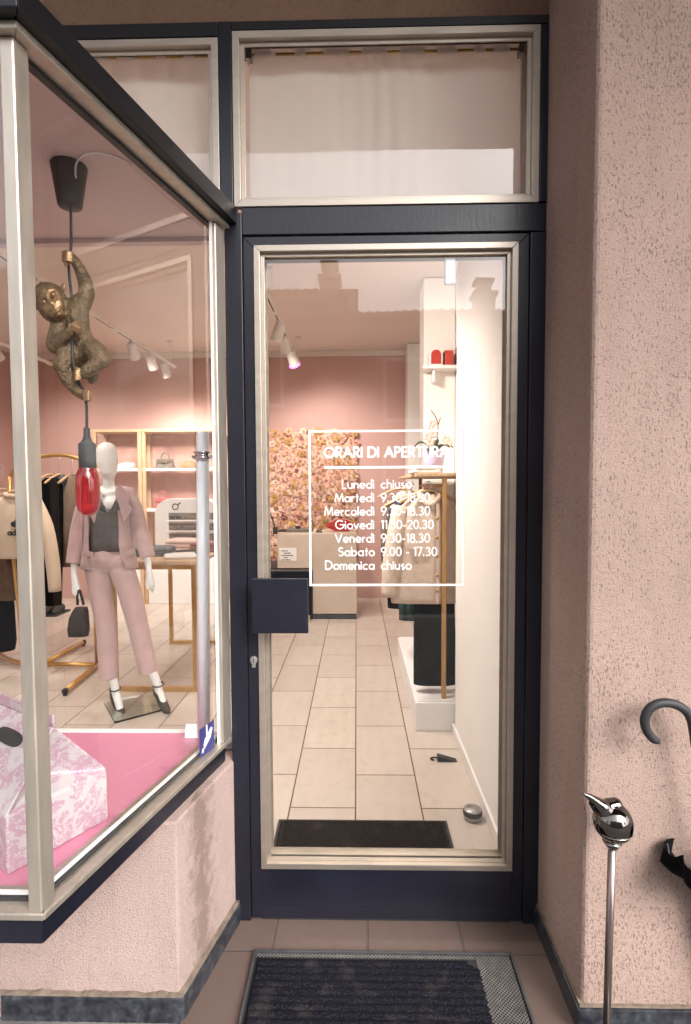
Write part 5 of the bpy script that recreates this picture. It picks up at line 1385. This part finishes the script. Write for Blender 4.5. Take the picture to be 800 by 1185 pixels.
# ------------------------------------------------------------------ alcove on the right: plinth, rail, clothes, orchid
t = tag(MB().box(.333, .796, 3.075, 4.42, .001, .166).box(.345, .796, 3.09, 4.42, .1665, .172).build('display_plinth', M['white_lac'], None, bevel=.004), 'low white display plinth under the clothes on the right', 'plinth')
t = thing('garment_stand', 'golden oak garment stand with a shelf on top, beside the white wall', 'garment stand', (.49, 3.14, .172))
P0 = at(514, 700, 3.13)
MB().box(P0.x - .012, P0.x + .012, 3.12, 3.145, .1725, 1.462).build('post', M['gold_wood'], t, bevel=.002)
MB().box(P0.x - .012, P0.x + .012, 4.30, 4.325, .1725, 1.462).build('post', M['gold_wood'], t, bevel=.002)
MB().box(.335, .78, 3.10, 4.40, 1.4625, 1.482).build('top_shelf', M['oak'], t, bevel=.003)
MB().tube([(P0.x, 3.145, 1.41), (P0.x, 4.30, 1.41)], .010, 12).build('hanging_rail', M['gold'], t, True)
AY = 3.20
g = garment('jacket', 'cream button-front jacket hanging frontmost beside the white wall', 'jacket',
            [(h3(492, 697, AY), .20, .05), (h3(492, 690, AY), .205, .058), (h3(492, 655, AY), .20, .06), (h3(492, 615, AY), .19, .06), (h3(494, 590, AY), .168, .055), (h3(496, 579, AY), .13, .045), (h3(497, 572, AY), .06, .035)],
            M['cream_jacket'], ripple=.011, waves=9, sleeves=[[h3(464, 586, AY), h3(458, 620, AY - .02), h3(452, 655, AY - .03), h3(450, 690, AY - .03)]], slr=.05)
MB().box(h3(505, 640, AY).x - .012, h3(505, 640, AY).x + .004, AY - .083, AY - .078, h3(505, 694, AY).z, h3(505, 582, AY).z).build('placket', M['cream_jacket'], g)
for k, yy in enumerate((600, 622, 644, 666, 684)): MB().lathe(h3(506, yy, AY - .083), [(.009, 0), (.009, .004), (0, .005)], 14, (0, -1, 0)).build('button', M['brass'], g, True)
MB().slab([h3(470, 628, AY - .082), h3(489, 628, AY - .086), h3(489, 636, AY - .086), h3(470, 636, AY - .082)], (0, -.008, 0)).build('pocket_flap', M['cream_jacket'], g, bevel=.002)
MB().tube([h3(484, 574, AY) + Vector((0, -.05, 0)), h3(495, 584, AY) + Vector((0, -.075, 0)), h3(507, 574, AY) + Vector((0, -.05, 0)), h3(503, 569, AY) + Vector((0, .02, 0)), h3(488, 569, AY) + Vector((0, .02, 0)), h3(484, 574, AY) + Vector((0, -.05, 0))], .014, 8, smooth=4).build('collar', M['cream_jacket'], g, True)
g = garment('trousers', 'wide black trousers hanging below the cream jacket', 'trousers',
            [(h3(503, 791, AY + .03), .125, .045), (h3(503, 770, AY + .03), .124, .05), (h3(503, 730, AY + .03), .122, .055), (h3(503, 690, AY + .03), .115, .055), (h3(503, 668, AY + .03), .10, .045)], M['black_cloth'], ripple=.008, waves=6)
garment('coat', 'navy coat half hidden behind the cream jacket', 'coat', [(h3(466, 688, 3.55), .10, .05), (h3(466, 640, 3.55), .11, .06), (h3(470, 590, 3.55), .11, .06), (h3(476, 577, 3.55), .07, .05)], M['navy_cloth'], ripple=.010, waves=8)
garment('skirt', 'bottle green skirt behind the navy coat, seen below its hem', 'skirt', [(h3(474, 717, 3.42), .065, .04), (h3(474, 700, 3.42), .065, .045), (h3(474, 670, 3.42), .06, .045)], M['green_cloth'], ripple=.008, waves=8)
garment('coat', 'long black coat with a ragged sleeve at the left of the alcove clothes', 'coat', [(h3(464, 703, 3.8), .09, .05), (h3(463, 650, 3.8), .10, .06), (h3(466, 600, 3.8), .10, .06), (h3(470, 582, 3.8), .06, .05)], M['black_cloth'], ripple=.012, waves=9)
garment('cardigan', 'taupe cardigan farthest back on the alcove rail', 'cardigan', [(h3(455, 650, 4.15), .09, .05), (h3(455, 610, 4.15), .095, .06), (h3(459, 580, 4.15), .09, .06), (h3(463, 570, 4.15), .05, .05)], M['taupe'], ripple=.010, waves=9)
garment('blouse', 'pale cream blouse between the cardigan and the black coat', 'blouse', [(h3(462, 640, 3.95), .08, .05), (h3(463, 600, 3.95), .09, .06), (h3(467, 577, 3.95), .08, .06), (h3(470, 568, 3.95), .04, .04)], M['cream'], ripple=.010, waves=9)
for k, (a, b, y) in enumerate(((496, 567, AY), (476, 573, 3.55), (470, 577, 3.8), (463, 565, 4.15))):
    c = h3(a, b, y)
    hanger('clothes_hanger', ['wooden hanger of the cream jacket', 'wooden hanger of the navy coat', 'wooden hanger of the long black coat', 'wooden hanger of the taupe cardigan'][k], tuple(c), .34, (1, 0, 0), 1.42, M['oak'], 'hangers on the alcove rail')
zs = 1.4825
t = thing('orchid', 'orchid with dark leaves and pale blossoms in a lilac pot on the garment stand', 'potted plant', (.46, 3.45, zs))
pc = at(502, 540, 3.45)
MB().lathe((pc.x, 3.45, zs), [(.045, 0), (.055, .008), (.068, .10), (.074, .135), (.074, .142), (.066, .142), (.062, .11), (0, .108)], 32).build('pot', M['lilac'], t, True)
lf = MB()
for a, L_, h_ in ((.2, .13, .04), (1.3, .10, .06), (2.9, .12, .05), (4.0, .11, .02), (5.4, .13, .035)):
    u = Vector((math.cos(a), math.sin(a), 0)); w = Vector((-u.y, u.x, 0)); rg = []
    for k in range(9):
        f = k / 8; p = Vector((pc.x, 3.45, zs + .12)) + u * L_ * f + Vector((0, 0, h_ * math.sin(f * 2.4) * 1.6)); ww = .026 * math.sin(PI * min(1, f * .92 + .08)) + .002
        rg.append([p - w * ww + Vector((0, 0, .008)), p - Vector((0, 0, .002)), p + w * ww + Vector((0, 0, .008)), p + Vector((0, 0, .003))])
    lf.rings(rg)
lf.build('leaves', M['leaf'], t, True)
stm = [Vector((pc.x, 3.45, zs + .12)), at(506, 508, 3.45), at(507, 492, 3.45), at(504, 482, 3.46), at(499, 475, 3.47)]
MB().tube(stm, .0035, 8, smooth=5).tube([at(507, 492, 3.45), at(510, 483, 3.45)], .003, 6).build('stem', M['brown_cloth'], t, True)
bl_ = MB()
for px, py in ((500, 490), (497, 498), (495, 505), (502, 502), (516, 508), (498, 512), (519, 512)):
    c = at(px, py, 3.44)
    for k in range(5):
        a = 2 * PI * k / 5 + px; u = Vector((math.cos(a), -.3, math.sin(a))); w = Vector((-math.sin(a), 0, math.cos(a)))
        bl_.ball(c + u * .016, .014, .004, .014, 8, 6)
bl_.build('blossom', M['petal'], t, True)
fold('towel_stack', 'white folded towels on the garment stand in front of the lilac pot', 'towels', (at(492, 548, 3.25).x, 3.25, zs), .18, .20, .045, M['white_cloth'], 0.0, 2)

# ------------------------------------------------------------------ small things on the shop floor behind the door
t = thing('floor_mat', 'dark brown doormat with an aluminium front edge lying inside the door', 'doormat', (.02, 2.12, 0))
MB().box(-.323, .362, 2.044, 2.215, .0005, .012).build('pile', M['carpet_in'], t, bevel=.004)
MB().box(-.325, .364, 2.032, 2.0435, .0005, .011).build('edge_strip', M['alu_dull'], t, bevel=.001)
MB().box(.3625, .372, 2.044, 2.217, .0005, .008).box(-.333, -.3235, 2.044, 2.217, .0005, .008).box(-.333, .372, 2.2175, 2.226, .0005, .008).build('rubber_border', M['rubber'], t)
t = thing('door_wedge', 'small black rubber door wedge with a hook end on the floor tiles', 'door wedge', (.46, 2.78, 0))
w0, w1 = floor_at(506, 880), floor_at(529, 880)
MB().slab([(w0.x, w0.y - .02, .001), (w1.x, w1.y - .02, .001), (w0.x + .002, w0.y - .02, .030)], (0, .04, 0)).build('wedge', M['rubber'], t, bevel=.002)
MB().tube([(w0.x - .002, w0.y, .014), (w0.x - .02, w0.y, .016), (w0.x - .032, w0.y, .011), (w0.x - .026, w0.y, .004), (w0.x - .016, w0.y, .005)], .0045, 8, smooth=4).build('hook', M['rubber'], t, True)
t = thing('door_stop', 'round weighted metal door stop with a dark rubber band near the white wall', 'door stop', (.492, 2.285, 0))
c = floor_at(547, 947)
MB().lathe((c.x, c.y, .001), [(.034, 0), (.038, .004), (.038, .016), (.034, .018)], 32).build('foot', M['alu_dull'], t, True)
MB().lathe((c.x, c.y, .018), [(.033, 0), (.039, .002), (.041, .010), (.039, .017), (.034, .019)], 32).build('rubber_band', M['rubber'], t, True)
MB().lathe((c.x, c.y, .0365), [(.036, 0), (.037, .003), (.035, .007), (.0, .009)], 32).build('cap', M['alu_dull'], t, True)

# made-up shelf and red boxes on the pillar, standing for unclear red patches
t = thing('wall_shelf', 'white bracket shelf high on the pillar behind the door glass', 'shelf', (.66, 4.35, 2.3))
hz = at(520, 424, 4.36).z
MB().box(.52, .797, 4.30, 4.449, hz - .025, hz).build('board', M['white_lac'], t, bevel=.003)
MB().box(.60, .62, 4.34, 4.4495, hz - .12, hz - .0255).build('bracket', M['white_lac'], t, bevel=.002)
for nm, a, b, top, lab in (('arched_box', 497, 512, 403, 'red arched box on the left of the high shelf'), ('storage_box', 515, 524, 406, 'small red storage box in the middle of the high shelf'), ('storage_box', 529, 538, 401, 'tall red storage box at the right end of the high shelf')):
    xa, xb, zt = at(a, 424, 4.36).x, at(b, 424, 4.36).x, at(a, top, 4.36).z
    tt = thing(nm, lab, 'box', ((xa + xb) / 2, 4.38, hz))
    if nm == 'arched_box':
        rr = (xb - xa) / 2; P = [(xa, 4.34, hz + .001), (xb, 4.34, hz + .001)] + [((xa + xb) / 2 + rr * math.cos(R(q_)), 4.34, zt - rr + rr * math.sin(R(q_))) for q_ in range(0, 181, 20)]
        MB().slab(P, (0, .09, 0)).build('box_body', M['white_lac'], tt, bevel=.002)
        c_ = Vector(((xa + xb) / 2, 4.338, (hz + zt) / 2)); MB().slab([c_ + (Vector(p) - c_) * .78 + Vector((0, -.0005, 0)) for p in P], (0, -.002, 0)).build('front_panel', M['red'], tt)
    else:
        MB().box(xa, xb, 4.34, 4.43, hz + .001, zt - .02).build('box_body', M['red'], tt, bevel=.003)
        MB().box(xa - .003, xb + .003, 4.337, 4.433, zt - .0195, zt).build('lid', M['red'], tt, bevel=.003)
